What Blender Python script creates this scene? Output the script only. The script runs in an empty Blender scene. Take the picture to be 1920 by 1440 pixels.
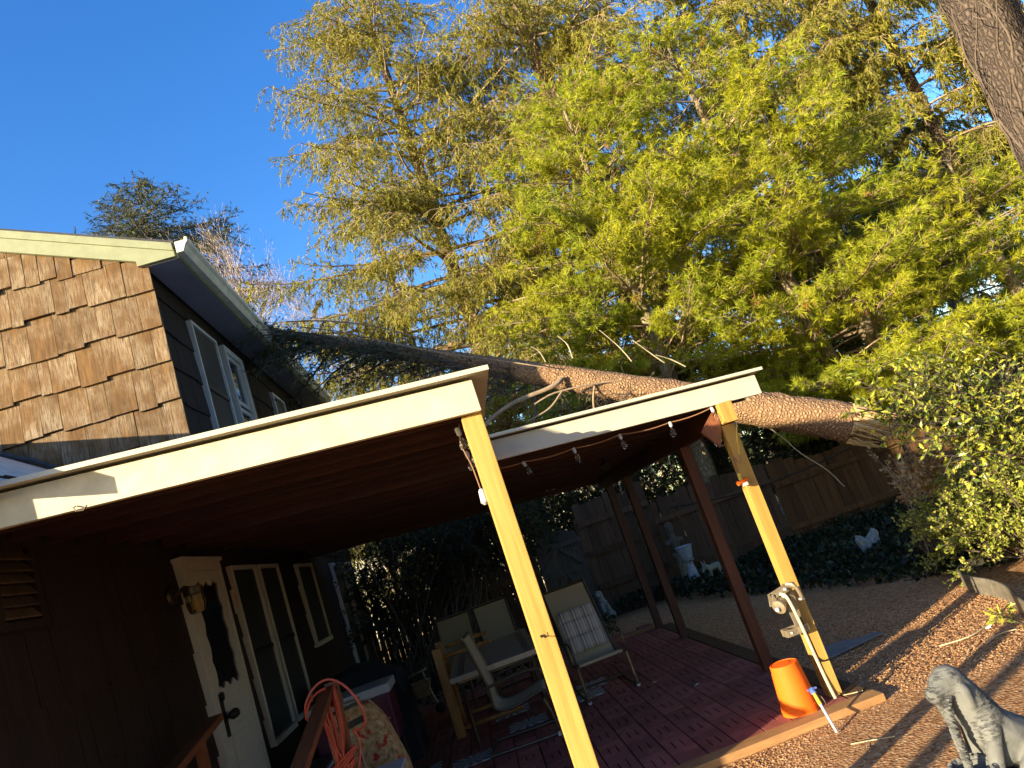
import bpy, bmesh, math, random
import numpy as np
from mathutils import Vector, Matrix, Euler
random.seed(7)
RNG = np.random.default_rng(11)
SC = bpy.context.scene
COL = SC.collection

# ------------------------------------------------------------------ camera
cam_d = bpy.data.cameras.new('camera'); cam = bpy.data.objects.new('camera', cam_d); COL.objects.link(cam)
cam_d.sensor_width = 36.0; cam_d.lens = 1400.0 / 1920.0 * 36.0; cam_d.clip_end = 600; cam_d.clip_start = 0.05
_r, _p, _y = map(math.radians, (-19.01221757, 11.33258259, 6.9530562))
_f = Vector((math.sin(_y) * math.cos(_p), math.cos(_y) * math.cos(_p), math.sin(_p)))
_rt = Vector((math.cos(_y), -math.sin(_y), 0)); _u = _rt.cross(_f)
_r2 = math.cos(_r) * _rt + math.sin(_r) * _u; _u2 = -math.sin(_r) * _rt + math.cos(_r) * _u
_m = Matrix((_r2, _u2, -_f)).transposed().to_4x4(); _m.translation = (0, 0, 1.6)
cam.matrix_world = _m
SC.camera = cam

# ------------------------------------------------------------------ sky, sun, exposure
SUN_EL, SUN_AZ = 12.3, 237.3           # azimuth clockwise from +Y
w = bpy.data.worlds.new('World'); SC.world = w; w.use_nodes = True
wn = w.node_tree.nodes; bg = wn['Background']
sky = wn.new('ShaderNodeTexSky'); sky.sky_type = 'NISHITA'; sky.sun_disc = False
sky.sun_elevation = math.radians(SUN_EL); sky.sun_rotation = math.radians(SUN_AZ)
sky.altitude = 100; sky.air_density = 1.0; sky.dust_density = 0.6; sky.ozone_density = 2.0
hs = wn.new('ShaderNodeHueSaturation'); hs.inputs['Saturation'].default_value = 1.36; hs.inputs['Hue'].default_value = 0.515
w.node_tree.links.new(sky.outputs[0], hs.inputs['Color']); w.node_tree.links.new(hs.outputs[0], bg.inputs[0]); bg.inputs[1].default_value = 0.15
sd = bpy.data.lights.new('sun', 'SUN'); sd.energy = 5.0; sd.angle = math.radians(0.5); sd.color = (1.0, 0.85, 0.57)
sun = bpy.data.objects.new('sun', sd); COL.objects.link(sun)
_a, _e = math.radians(SUN_AZ), math.radians(SUN_EL)
SUNV = Vector((math.sin(_a) * math.cos(_e), math.cos(_a) * math.cos(_e), math.sin(_e)))
sun.rotation_euler = (-SUNV).to_track_quat('-Z', 'Y').to_euler(); sun.location = SUNV * 40
vs = SC.view_settings; vs.view_transform = 'Standard'; vs.look = 'None'; vs.exposure = 1.5; vs.gamma = 1
vs.use_curve_mapping = False
SC.cycles.max_bounces = 6; SC.cycles.diffuse_bounces = 3; SC.cycles.transparent_max_bounces = 8
SC.cycles.use_denoising = True

# ------------------------------------------------------------------ materials
def nd(nt, t, **k):
    n = nt.nodes.new(t)
    for a, b in k.items():
        try: setattr(n, a, b)
        except Exception: n.inputs[a].default_value = b
    return n

def ramp(nt, fac, stops):
    r = nt.nodes.new('ShaderNodeValToRGB'); el = r.color_ramp.elements
    while len(el) < len(stops): el.new(0.5)
    for e, (p, c) in zip(el, stops): e.position = p; e.color = (*c, 1)
    nt.links.new(fac, r.inputs[0]); return r.outputs[0]

def noise(nt, scale, vec=None, detail=4, rough=0.6, sc=None):
    n = nt.nodes.new('ShaderNodeTexNoise'); n.inputs['Scale'].default_value = scale
    n.inputs['Detail'].default_value = detail; n.inputs['Roughness'].default_value = rough
    if vec is None: vec = nt.nodes.new('ShaderNodeNewGeometry').outputs['Position']
    if sc is not None:
        m = nt.nodes.new('ShaderNodeMapping'); m.inputs['Scale'].default_value = sc
        nt.links.new(vec, m.inputs[0]); vec = m.outputs[0]
    nt.links.new(vec, n.inputs['Vector']); return n.outputs['Fac']

def mixc(nt, f, a, b, mode='MIX'):
    m = nt.nodes.new('ShaderNodeMix'); m.data_type = 'RGBA'; m.blend_type = mode
    for s, v in ((0, f), (6, a), (7, b)):
        if isinstance(v, (int, float)): m.inputs[s].default_value = v
        elif isinstance(v, tuple): m.inputs[s].default_value = (*v, 1)
        else: nt.links.new(v, m.inputs[s])
    return m.outputs[2]

def bump(nt, h, strength=0.3, dist=0.01):
    b = nt.nodes.new('ShaderNodeBump'); b.inputs['Strength'].default_value = strength; b.inputs['Distance'].default_value = dist
    nt.links.new(h, b.inputs['Height']); return b.outputs[0]

def base(name, color=(0.5, 0.5, 0.5), rough=0.7, metal=0.0, spec=0.4):
    m = bpy.data.materials.new(name); m.use_nodes = True; nt = m.node_tree; p = nt.nodes['Principled BSDF']
    p.inputs['Base Color'].default_value = (*color, 1); p.inputs['Roughness'].default_value = rough
    p.inputs['Metallic'].default_value = metal; p.inputs['Specular IOR Level'].default_value = spec
    return m, nt, p

def plain(name, c, rough=0.6, metal=0.0, var=0.25, scale=14, bmp=0.1, spec=0.4):
    """one colour with worn, mottled variation and a fine relief"""
    m, nt, p = base(name, c, rough, metal, spec)
    n = noise(nt, scale); d = tuple(max(0, x * (1 - var)) for x in c); l = tuple(min(1, x * (1 + var * 0.6)) for x in c)
    nt.links.new(ramp(nt, n, [(0.3, d), (0.7, l)]), p.inputs['Base Color'])
    if bmp: nt.links.new(bump(nt, noise(nt, scale * 6), bmp, 0.004), p.inputs['Normal'])
    return m

def wood(name, dark, light, grain=(60, 60, 3), rough=0.75, rnd=0.35, weather=None, knots=True):
    """sawn wood: stretched grain, a tone of its own for each board, optional grey weathering"""
    m, nt, p = base(name, light, rough)
    g = nt.nodes.new('ShaderNodeNewGeometry'); oi = nt.nodes.new('ShaderNodeObjectInfo')
    off = nt.nodes.new('ShaderNodeVectorMath'); off.operation = 'MULTIPLY_ADD'
    cx = nt.nodes.new('ShaderNodeCombineXYZ')
    for i in range(3): nt.links.new(oi.outputs['Random'], cx.inputs[i])
    off.inputs[1].default_value = (37, 53, 71); nt.links.new(cx.outputs[0], off.inputs[0]); nt.links.new(g.outputs['Position'], off.inputs[2])
    v = off.outputs[0]
    n1 = noise(nt, 1.0, v, 6, 0.65, grain); n2 = noise(nt, 2.2, v, 3, 0.5, tuple(x * 0.12 for x in grain))
    c = ramp(nt, n1, [(0.30, dark), (0.68, light)])
    c = mixc(nt, mixf(nt, n2, 0.35, 0.65, 0.0, 0.45), c, dark)
    if weather:
        n3 = noise(nt, 3.3, v, 5, 0.6); n4 = noise(nt, 1.4, v, 7, 0.75, tuple(x * 1.3 for x in grain))
        f = mathn(nt, 'MULTIPLY', mixf(nt, n3, 0.40, 0.68, 0, 0.95), mixf(nt, n4, 0.42, 0.56, 0, 1))
        c = mixc(nt, f, c, weather)
    hv = nt.nodes.new('ShaderNodeHueSaturation'); nt.links.new(c, hv.inputs['Color'])
    nt.links.new(mixf(nt, oi.outputs['Random'], 0, 1, 1 - rnd, 1 + rnd * 0.7), hv.inputs['Value'])
    nt.links.new(hv.outputs[0], p.inputs['Base Color'])
    nt.links.new(bump(nt, n1, 0.35, 0.004), p.inputs['Normal'])
    return m

def mixf(nt, f, a0, a1, b0, b1):
    r = nt.nodes.new('ShaderNodeMapRange'); nt.links.new(f, r.inputs[0])
    for i, v in enumerate((a0, a1, b0, b1)): r.inputs[i + 1].default_value = v
    return r.outputs[0]

def mathn(nt, op, a, b):
    n = nt.nodes.new('ShaderNodeMath'); n.operation = op
    for i, v in enumerate((a, b)):
        if isinstance(v, (int, float)): n.inputs[i].default_value = v
        else: nt.links.new(v, n.inputs[i])
    return n.outputs[0]

def leaf(name, stops, trans=0.35, rough=0.55, patch=None, spec=0.3):
    """foliage: a tone for each leaf or needle, patches through the crown, light passing through"""
    m, nt, p = base(name, stops[0][1], rough, 0, spec)
    g = nt.nodes.new('ShaderNodeNewGeometry')
    c = ramp(nt, g.outputs['Random Per Island'], stops)
    if patch:
        c = mixc(nt, mixf(nt, noise(nt, patch[1], None, 3), 0.42, 0.62, 0, patch[2]), c, patch[0])
    nt.links.new(c, p.inputs['Base Color'])
    t = nt.nodes.new('ShaderNodeBsdfTranslucent'); nt.links.new(c, t.inputs[0])
    mx = nt.nodes.new('ShaderNodeMixShader'); mx.inputs[0].default_value = trans
    nt.links.new(p.outputs[0], mx.inputs[1]); nt.links.new(t.outputs[0], mx.inputs[2])
    nt.links.new(mx.outputs[0], nt.nodes['Material Output'].inputs[0])
    return m

def bark(name, dark, light, scale=(26, 15, 1), strength=1.0, dist=0.03):
    m, nt, p = base(name, light, 0.9, 0, 0.2)
    tc = nt.nodes.new('ShaderNodeTexCoord'); v = tc.outputs['UV']
    vo = nt.nodes.new('ShaderNodeTexVoronoi'); vo.inputs['Scale'].default_value = 1; vo.feature = 'DISTANCE_TO_EDGE'
    mp = nt.nodes.new('ShaderNodeMapping'); mp.inputs['Scale'].default_value = scale
    nz = noise(nt, 6, v, 4); cx = nt.nodes.new('ShaderNodeVectorMath'); cx.operation = 'MULTIPLY_ADD'
    cb = nt.nodes.new('ShaderNodeCombineXYZ'); nt.links.new(nz, cb.inputs[0]); nt.links.new(nz, cb.inputs[1])
    nt.links.new(cb.outputs[0], cx.inputs[0]); cx.inputs[1].default_value = (0.05, 0.05, 0.05); nt.links.new(v, cx.inputs[2])
    nt.links.new(cx.outputs[0], mp.inputs[0]); nt.links.new(mp.outputs[0], vo.inputs['Vector'])
    d = mixf(nt, vo.outputs['Distance'], 0.0, 0.35, 0.15, 1)
    n = noise(nt, 55, None, 5)
    c = ramp(nt, mathn(nt, 'ADD', mathn(nt, 'MULTIPLY', d, 0.55), mathn(nt, 'MULTIPLY', n, 0.5)), [(0.18, dark), (0.75, light)])
    nt.links.new(c, p.inputs['Base Color'])
    h = mathn(nt, 'ADD', d, mathn(nt, 'MULTIPLY', n, 0.6))
    nt.links.new(bump(nt, h, strength, dist), p.inputs['Normal'])
    return m

M = {}
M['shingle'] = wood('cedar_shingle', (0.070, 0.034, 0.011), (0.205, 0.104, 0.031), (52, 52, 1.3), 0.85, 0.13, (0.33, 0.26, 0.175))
M['shingle_shaded'] = wood('shade_darkened_shingle', (0.012, 0.006, 0.0045), (0.032, 0.016, 0.011), (70, 70, 2.2), 0.85, 0.30)  # cedar shingle tone darkened, the long walls' shade put into the colour
M['cream'] = plain('cream_painted_metal', (0.53, 0.50, 0.40), 0.5, 0, 0.10, 5, 0.03)
M['cream_stain'] = plain('stained_white_board', (0.57, 0.51, 0.375), 0.6, 0, 0.20, 9, 0.08)
M['sage'] = plain('pale_sage_paint', (0.27, 0.285, 0.17), 0.6, 0, 0.12, 12, 0.05)
M['white_trim'] = plain('white_trim', (0.58, 0.54, 0.48), 0.5, 0, 0.10, 20, 0.04)
M['soffit'] = plain('grey_soffit', (0.26, 0.26, 0.32), 0.7, 0, 0.12, 3, 0.05)
M['gutter'] = plain('white_gutter', (0.72, 0.70, 0.58), 0.45, 0, 0.22, 9, 0.03)
M['wingroof'] = plain('pale_grey_roofing', (0.56, 0.52, 0.46), 0.8, 0, 0.3, 16, 0.3)
M['asphalt'] = plain('dark_roof_shingles', (0.06, 0.06, 0.065), 0.95, 0, 0.4, 30, 0.5)
M['stain'] = wood('red_brown_stained_wood', (0.045, 0.012, 0.006), (0.11, 0.034, 0.017), (50, 50, 3), 0.55, 0.25)
M['stainx'] = wood('red_brown_stained_joist', (0.03, 0.009, 0.006), (0.075, 0.024, 0.014), (3, 50, 50), 0.55, 0.3)
M['stainy'] = wood('red_brown_stained_beam', (0.035, 0.010, 0.006), (0.09, 0.028, 0.015), (50, 3, 50), 0.55, 0.25)
M['pine_post'] = wood('yellow_pine_post', (0.40, 0.21, 0.04), (0.56, 0.36, 0.10), (34, 34, 1.6), 0.6, 0.08)
M['rail'] = wood('red_brown_rail', (0.16, 0.052, 0.022), (0.30, 0.11, 0.05), (40, 4, 40), 0.5, 0.2)
M['tan_board'] = wood('tan_border_board', (0.26, 0.13, 0.05), (0.46, 0.26, 0.11), (5, 5, 50), 0.75, 0.15)
M['honey'] = wood('honey_varnished_wood', (0.26, 0.11, 0.025), (0.46, 0.22, 0.06), (30, 30, 4), 0.4, 0.15)
M['fence'] = wood('weathered_fence_board', (0.055, 0.03, 0.017), (0.135, 0.08, 0.045), (40, 40, 2), 0.9, 0.3)
M['fence_new'] = wood('brown_fence_board', (0.06, 0.026, 0.009), (0.15, 0.075, 0.025), (40, 40, 2), 0.9, 0.25)
M['gate'] = wood('grey_gate_board', (0.055, 0.045, 0.037), (0.115, 0.097, 0.08), (40, 40, 2), 0.9, 0.2)
M['glass'] = base('dark_window_glass', (0.012, 0.014, 0.018), 0.04, 0, 0.6)[0]
M['screen'] = plain('insect_screen', (0.03, 0.032, 0.036), 0.55, 0, 0.15, 4, 0)
M['black_metal'] = plain('black_metal', (0.018, 0.018, 0.018), 0.4, 0.3, 0.3, 20, 0.05)
M['steel'] = plain('rusty_tan_steel', (0.36, 0.29, 0.20), 0.45, 0.55, 0.35, 25, 0.15)
M['bronze'] = plain('bronze_chair_tube', (0.11, 0.08, 0.055), 0.35, 0.6, 0.2, 30, 0)
M['sling'] = plain('taupe_sling_fabric', (0.36, 0.29, 0.20), 0.85, 0, 0.1, 120, 0.3)
M['tabletop'] = plain('pale_tile_tabletop', (0.42, 0.335, 0.275), 0.45, 0, 0.12, 25, 0.05)
M['tablestripe'] = plain('brown_table_stripe', (0.10, 0.08, 0.07), 0.5)
M['orange'] = plain('orange_plastic', (0.95, 0.145, 0.010), 0.65, 0, 0.08, 4, 0.02, 0.2)
M['cord'] = plain('coral_orange_cord', (0.62, 0.105, 0.055), 0.45, 0, 0.1, 30, 0)
M['yellow'] = plain('yellow_cord', (0.62, 0.42, 0.06), 0.5, 0, 0.1, 30, 0)
M['beige_cord'] = plain('beige_cable', (0.55, 0.47, 0.33), 0.5, 0, 0.15, 30, 0)
M['dark_cord'] = plain('dark_cable', (0.025, 0.02, 0.018), 0.5, 0, 0.15, 30, 0)
M['tan_wire'] = plain('tan_wire', (0.28, 0.14, 0.08), 0.5, 0, 0.15, 30, 0)
M['concrete'] = None
M['stone_white'] = plain('mossy_white_stone', (0.25, 0.27, 0.26), 0.9, 0, 0.45, 30, 0.4)
M['urn'] = plain('pale_blue_grey_urn', (0.36, 0.40, 0.45), 0.8, 0, 0.2, 20, 0.2)
M['donkey'] = plain('lichen_stone', (0.27, 0.27, 0.20), 0.9, 0, 0.5, 40, 0.4)
M['navy'] = plain('navy_grill_cover', (0.010, 0.013, 0.026), 0.75, 0, 0.3, 6, 0.2)
M['maroon'] = plain('maroon_cooler', (0.085, 0.010, 0.035), 0.35, 0, 0.1, 8, 0.02)
M['grey_lid'] = plain('grey_white_plastic', (0.42, 0.43, 0.47), 0.4, 0, 0.1, 10, 0.02)
M['black_plastic'] = plain('black_plastic', (0.015, 0.016, 0.02), 0.4, 0, 0.3, 10, 0.05)
M['edging'] = plain('worn_grey_edging', (0.17, 0.15, 0.12), 0.5, 0, 0.4, 18, 0.1)
M['sheet'] = plain('blue_grey_sheet_metal', (0.20, 0.24, 0.30), 0.45, 0.3, 0.3, 10, 0.1)
M['spruce_bark'] = bark('spruce_bark', (0.055, 0.04, 0.03), (0.28, 0.20, 0.14))
M['vine_bark'] = bark('dark_furrowed_bark', (0.03, 0.023, 0.02), (0.15, 0.11, 0.085), (26, 12, 1))
M['fallen_bark'] = bark('scaly_orange_bark', (0.13, 0.072, 0.04), (0.47, 0.28, 0.15), (46, 26, 1), 1.0, 0.016)
M['pine_bark'] = bark('grey_pine_bark', (0.10, 0.075, 0.045), (0.36, 0.29, 0.18), (24, 8, 1), 0.6, 0.012)
M['twig'] = plain('bare_twig', (0.33, 0.235, 0.15), 0.9, 0, 0.35, 6, 0)
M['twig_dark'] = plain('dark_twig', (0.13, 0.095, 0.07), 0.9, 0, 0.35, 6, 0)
M['twig_pink'] = plain('pinkish_bare_twig', (0.40, 0.32, 0.29), 0.9, 0, 0.25, 6, 0)
M['splinter'] = wood('fresh_split_wood', (0.46, 0.27, 0.10), (0.78, 0.58, 0.30), (30, 30, 3), 0.8, 0.1)
M['spruce'] = leaf('spruce_needles', [(0.0, (0.15, 0.15, 0.024)), (0.45, (0.29, 0.27, 0.036)), (0.8, (0.40, 0.35, 0.045)), (1.0, (0.44, 0.31, 0.09))], 0.4, 0.6, ((0.20, 0.215, 0.03), 0.9, 0.5))
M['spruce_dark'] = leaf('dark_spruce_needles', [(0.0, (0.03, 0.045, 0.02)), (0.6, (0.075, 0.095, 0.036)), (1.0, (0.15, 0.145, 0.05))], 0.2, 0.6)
M['pine'] = leaf('white_pine_needles', [(0.0, (0.32, 0.36, 0.024)), (0.5, (0.50, 0.50, 0.030)), (0.9, (0.60, 0.55, 0.04)), (1.0, (0.60, 0.48, 0.09))], 0.5, 0.5, ((0.26, 0.34, 0.03), 0.8, 0.6))
M['holly'] = leaf('holly_leaves', [(0.0, (0.06, 0.10, 0.025)), (0.35, (0.18, 0.23, 0.035)), (0.65, (0.40, 0.41, 0.045)), (1.0, (0.58, 0.50, 0.08))], 0.3, 0.25, None, 0.6)
M['box'] = leaf('boxwood_leaves', [(0.0, (0.14, 0.20, 0.025)), (0.5, (0.34, 0.38, 0.04)), (1.0, (0.55, 0.50, 0.12))], 0.35, 0.4, None, 0.5)
M['ivy'] = leaf('ivy_leaves', [(0.0, (0.009, 0.014, 0.007)), (0.7, (0.020, 0.032, 0.012)), (1.0, (0.05, 0.06, 0.025))], 0.15, 0.45)
M['shrub'] = leaf('evergreen_shrub_leaves', [(0.0, (0.016, 0.03, 0.011)), (0.6, (0.04, 0.06, 0.018)), (1.0, (0.12, 0.13, 0.035))], 0.35, 0.4)
M['deadleaf'] = leaf('dead_leaves', [(0.0, (0.22, 0.12, 0.05)), (0.6, (0.40, 0.26, 0.12)), (1.0, (0.55, 0.42, 0.24))], 0.25, 0.7)
M['redneedle'] = leaf('dead_pine_needles', [(0.0, (0.30, 0.12, 0.04)), (1.0, (0.46, 0.20, 0.07))], 0.2, 0.7)
M['debris'] = plain('pale_dry_twig', (0.55, 0.45, 0.28), 0.9, 0, 0.2, 20, 0)

def special_materials():
    # concrete of the dog statue: grey with dark grooves of a carved coat
    m, nt, p = base('grey_concrete', (0.3, 0.3, 0.3), 0.85, 0, 0.3)
    tc = nt.nodes.new('ShaderNodeTexCoord').outputs['Object']
    a = noise(nt, 1.0, tc, 5, 0.55, (26, 26, 85)); b = noise(nt, 9, tc, 4)
    msk = mixf(nt, noise(nt, 5.5, tc, 2), 0.47, 0.62, 0, 1)
    c = ramp(nt, b, [(0.3, (0.105, 0.105, 0.10)), (0.75, (0.185, 0.185, 0.175))])
    g = mathn(nt, 'MULTIPLY', mixf(nt, a, 0.52, 0.36, 0, 1), msk)
    nt.links.new(mixc(nt, g, c, (0.05, 0.05, 0.055)), p.inputs['Base Color'])
    h = mathn(nt, 'SUBTRACT', mathn(nt, 'MULTIPLY', noise(nt, 120, tc), 0.08), g)
    nt.links.new(bump(nt, h, 0.9, 0.012), p.inputs['Normal']); M['concrete'] = m
    # rubber deck paver
    m, nt, p = base('maroon_rubber_paver', (0.12, 0.04, 0.04), 0.7, 0, 0.35)
    oi = nt.nodes.new('ShaderNodeObjectInfo')
    c = ramp(nt, noise(nt, 9, None, 5), [(0.3, (0.20, 0.058, 0.047)), (0.7, (0.34, 0.11, 0.088))])
    hv = nt.nodes.new('ShaderNodeHueSaturation'); nt.links.new(c, hv.inputs['Color'])
    nt.links.new(mixf(nt, oi.outputs['Random'], 0, 1, 0.75, 1.2), hv.inputs['Value']); nt.links.new(hv.outputs[0], p.inputs['Base Color'])
    nt.links.new(bump(nt, noise(nt, 160), 0.3, 0.003), p.inputs['Normal']); M['paver'] = m
    # pale patterned mat tile: radiating petals
    m, nt, p = base('pale_patterned_tile', (0.4, 0.4, 0.4), 0.7)
    tc = nt.nodes.new('ShaderNodeTexCoord').outputs['Object']
    gr = nt.nodes.new('ShaderNodeTexGradient'); gr.gradient_type = 'RADIAL'; nt.links.new(tc, gr.inputs[0])
    s = mathn(nt, 'SINE', mathn(nt, 'MULTIPLY', gr.outputs[1], 2 * math.pi * 12), 0)
    c = ramp(nt, mathn(nt, 'ADD', s, mathn(nt, 'MULTIPLY', noise(nt, 30, tc), 0.6)), [(0.1, (0.16, 0.16, 0.17)), (0.5, (0.46, 0.45, 0.44))])
    nt.links.new(c, p.inputs['Base Color']); M['paletile'] = m
    # red lava gravel
    for nm, rnd, dk in (('gravel', False, .80), ('stones', True, 1.12)):  # base sheet coloured darker than the stones, ground shade put into its tone
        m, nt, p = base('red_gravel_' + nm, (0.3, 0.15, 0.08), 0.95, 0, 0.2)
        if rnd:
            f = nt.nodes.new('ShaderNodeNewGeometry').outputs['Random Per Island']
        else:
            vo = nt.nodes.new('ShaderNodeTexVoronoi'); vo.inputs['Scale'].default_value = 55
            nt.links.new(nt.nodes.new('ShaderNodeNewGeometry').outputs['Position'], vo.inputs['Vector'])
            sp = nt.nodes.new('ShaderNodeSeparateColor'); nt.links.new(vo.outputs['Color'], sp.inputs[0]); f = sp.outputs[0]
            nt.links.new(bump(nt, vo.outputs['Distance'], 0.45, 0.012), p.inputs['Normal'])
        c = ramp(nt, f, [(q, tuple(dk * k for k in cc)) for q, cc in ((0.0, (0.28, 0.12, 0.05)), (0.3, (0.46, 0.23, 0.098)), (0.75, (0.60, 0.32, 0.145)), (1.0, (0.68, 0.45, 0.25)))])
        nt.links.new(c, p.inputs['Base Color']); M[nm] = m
    # ground beyond: leaf litter and thin grass
    m, nt, p = base('leaf_litter_ground', (0.2, 0.15, 0.08), 0.95, 0, 0.1)
    c = ramp(nt, noise(nt, 14, None, 7, 0.7), [(0.3, (0.07, 0.05, 0.03)), (0.52, (0.20, 0.14, 0.075)), (0.75, (0.36, 0.28, 0.16))])
    c = mixc(nt, mixf(nt, noise(nt, 0.5), 0.45, 0.6, 0, 0.7), c, (0.10, 0.115, 0.04))
    nt.links.new(c, p.inputs['Base Color']); nt.links.new(bump(nt, noise(nt, 30, None, 6), 0.8, 0.03), p.inputs['Normal']); M['ground'] = m
    # striped cushion
    m, nt, p = base('striped_cushion_cloth', (0.4, 0.36, 0.34), 0.9)
    tc = nt.nodes.new('ShaderNodeTexCoord').outputs['Object']; sx = nt.nodes.new('ShaderNodeSeparateXYZ'); nt.links.new(tc, sx.inputs[0])
    fr = mathn(nt, 'FRACT', mathn(nt, 'ADD', mathn(nt, 'MULTIPLY', sx.outputs[0], 8.2), 50.1), 0)
    r = nt.nodes.new('ShaderNodeValToRGB'); r.color_ramp.interpolation = 'CONSTANT'; el = r.color_ramp.elements
    st = [(0, (0.42, 0.36, 0.36)), (0.32, (0.50, 0.47, 0.43)), (0.45, (0.16, 0.015, 0.035)), (0.50, (0.50, 0.47, 0.43)), (0.58, (0.22, 0.20, 0.19)), (0.78, (0.52, 0.49, 0.45)), (0.92, (0.14, 0.012, 0.03)), (0.97, (0.42, 0.36, 0.36))]
    while len(el) < len(st): el.new(0.5)
    for e, (q, c) in zip(el, st): e.position = q; e.color = (*c, 1)
    nt.links.new(fr, r.inputs[0]); nt.links.new(r.outputs[0], p.inputs['Base Color']); M['cushion'] = m
    # floral bag
    m, nt, p = base('red_and_tan_floral_cloth', (0.4, 0.3, 0.2), 0.85)
    tc = nt.nodes.new('ShaderNodeTexCoord').outputs['Object']
    c = ramp(nt, noise(nt, 26, tc, 4, 0.7), [(0.32, (0.13, 0.075, 0.03)), (0.48, (0.42, 0.28, 0.13)), (0.62, (0.55, 0.43, 0.26)), (0.75, (0.30, 0.19, 0.08))])
    c = mixc(nt, mixf(nt, noise(nt, 11, tc, 3), 0.56, 0.62, 0, 1), c, (0.40, 0.028, 0.022))
    nt.links.new(c, p.inputs['Base Color']); M['floral'] = m
    # clear bulb glass
    m, nt, p = base('clear_bulb_glass', (1.0, 1.0, 0.98), 0.02, 0, 0.5)
    p.inputs['Transmission Weight'].default_value = 1.0; p.inputs['IOR'].default_value = 1.25; M['bulb'] = m
    m, nt, p = base('amber_lantern_glass', (0.80, 0.62, 0.34), 0.08, 0, 0.5)
    p.inputs['Transmission Weight'].default_value = 0.95; p.inputs['IOR'].default_value = 1.3; M['lantern'] = m
special_materials()

# ------------------------------------------------------------------ building helpers
WPOS = {}
def wpos(o):
    return WPOS.get(o.name, Vector((0, 0, 0))) if o is not None else Vector((0, 0, 0))

def tag(o, label=None, cat=None, group=None, kind=None):
    if label: o['label'] = label
    if cat: o['category'] = cat
    if group: o['group'] = group
    if kind: o['kind'] = kind
    return o

def thing(name, label, cat, loc, group=None):
    o = bpy.data.objects.new(name, None); COL.objects.link(o); o.location = loc; o.empty_display_size = 0.1
    WPOS[o.name] = Vector(loc); return tag(o, label, cat, group)

class MB:
    """collects shapes in world coordinates, then links them as one mesh object"""
    def __init__(s): s.v = []; s.f = []; s.uv = []; s.uvon = False
    def add(s, vs, fs, uvs=None):
        n = len(s.v); s.v.extend([tuple(x) for x in vs]); s.f.extend([tuple(i + n for i in f) for f in fs])
        return s
    def box(s, lo, hi):
        x0, y0, z0 = lo; x1, y1, z1 = hi
        return s.add([(x0, y0, z0), (x1, y0, z0), (x1, y1, z0), (x0, y1, z0), (x0, y0, z1), (x1, y0, z1), (x1, y1, z1), (x0, y1, z1)],
                     [(0, 3, 2, 1), (4, 5, 6, 7), (0, 1, 5, 4), (1, 2, 6, 5), (2, 3, 7, 6), (3, 0, 4, 7)])
    def bar(s, a, b, wx, wy, up=(0, 0, 1)):
        """rectangular bar from a to b, wx across, wy along up"""
        a, b = Vector(a), Vector(b); d = (b - a).normalized(); up = Vector(up)
        x = d.cross(up)
        if x.length < 1e-4: x = d.cross(Vector((0, 1, 0)))
        x.normalize(); y = x.cross(d).normalized(); x *= wx / 2; y *= wy / 2
        return s.add([a - x - y, a + x - y, a + x + y, a - x + y, b - x - y, b + x - y, b + x + y, b - x + y],
                     [(0, 1, 2, 3), (7, 6, 5, 4), (0, 4, 5, 1), (1, 5, 6, 2), (2, 6, 7, 3), (3, 7, 4, 0)])
    def tube(s, pts, r, n=6, cap=True):
        pts = [Vector(p) for p in pts]; m = len(pts); rs = r if isinstance(r, (list, tuple)) else [r] * m
        vs, fs = [], []; prev = None
        for i, p in enumerate(pts):
            d = (pts[min(i + 1, m - 1)] - pts[max(i - 1, 0)])
            d = d.normalized() if d.length > 1e-9 else Vector((0, 0, 1))
            if prev is None:
                x = d.cross(Vector((0, 0, 1)))
                if x.length < 1e-3: x = d.cross(Vector((1, 0, 0)))
            else: x = prev - d * prev.dot(d)
            x.normalize(); prev = x; y = d.cross(x)
            for k in range(n):
                t = 2 * math.pi * k / n; vs.append(p + (x * math.cos(t) + y * math.sin(t)) * rs[i])
        for i in range(m - 1):
            for k in range(n):
                k2 = (k + 1) % n; fs.append((i * n + k, i * n + k2, (i + 1) * n + k2, (i + 1) * n + k))
        if cap: fs.append(tuple(range(n - 1, -1, -1))); fs.append(tuple(range((m - 1) * n, m * n)))
        return s.add(vs, fs)
    def lathe(s, c, prof, n=20, ax=(0, 0, 1)):
        c = Vector(c); az = Vector(ax).normalized(); x = az.orthogonal().normalized(); y = az.cross(x); vs, fs = [], []
        for r, h in prof:
            for k in range(n):
                t = 2 * math.pi * k / n; vs.append(c + az * h + (x * math.cos(t) + y * math.sin(t)) * max(r, 1e-4))
        for i in range(len(prof) - 1):
            for k in range(n):
                k2 = (k + 1) % n; fs.append((i * n + k, i * n + k2, (i + 1) * n + k2, (i + 1) * n + k))
        fs.append(tuple(range(n - 1, -1, -1))); fs.append(tuple(range((len(prof) - 1) * n, len(prof) * n)))
        return s.add(vs, fs)
    def prism(s, poly, d):
        """closed polygon (list of 3D points) pushed along d"""
        d = Vector(d); n = len(poly); p = [Vector(q) for q in poly]
        return s.add(p + [q + d for q in p], [tuple(range(n)), tuple(range(2 * n - 1, n - 1, -1))] + [(i, i + n, (i + 1) % n + n, (i + 1) % n) for i in range(n)])
    def build(s, name, mat, parent=None, smooth=False, bev=0.0, kind=None, origin=None):
        w = wpos(parent) if origin is None else Vector(origin)
        me = bpy.data.meshes.new(name); me.from_pydata([(x - w.x, y - w.y, z - w.z) for x, y, z in s.v], [], s.f)
        return link(name, me, mat, parent, smooth, bev, kind, w)

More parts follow.
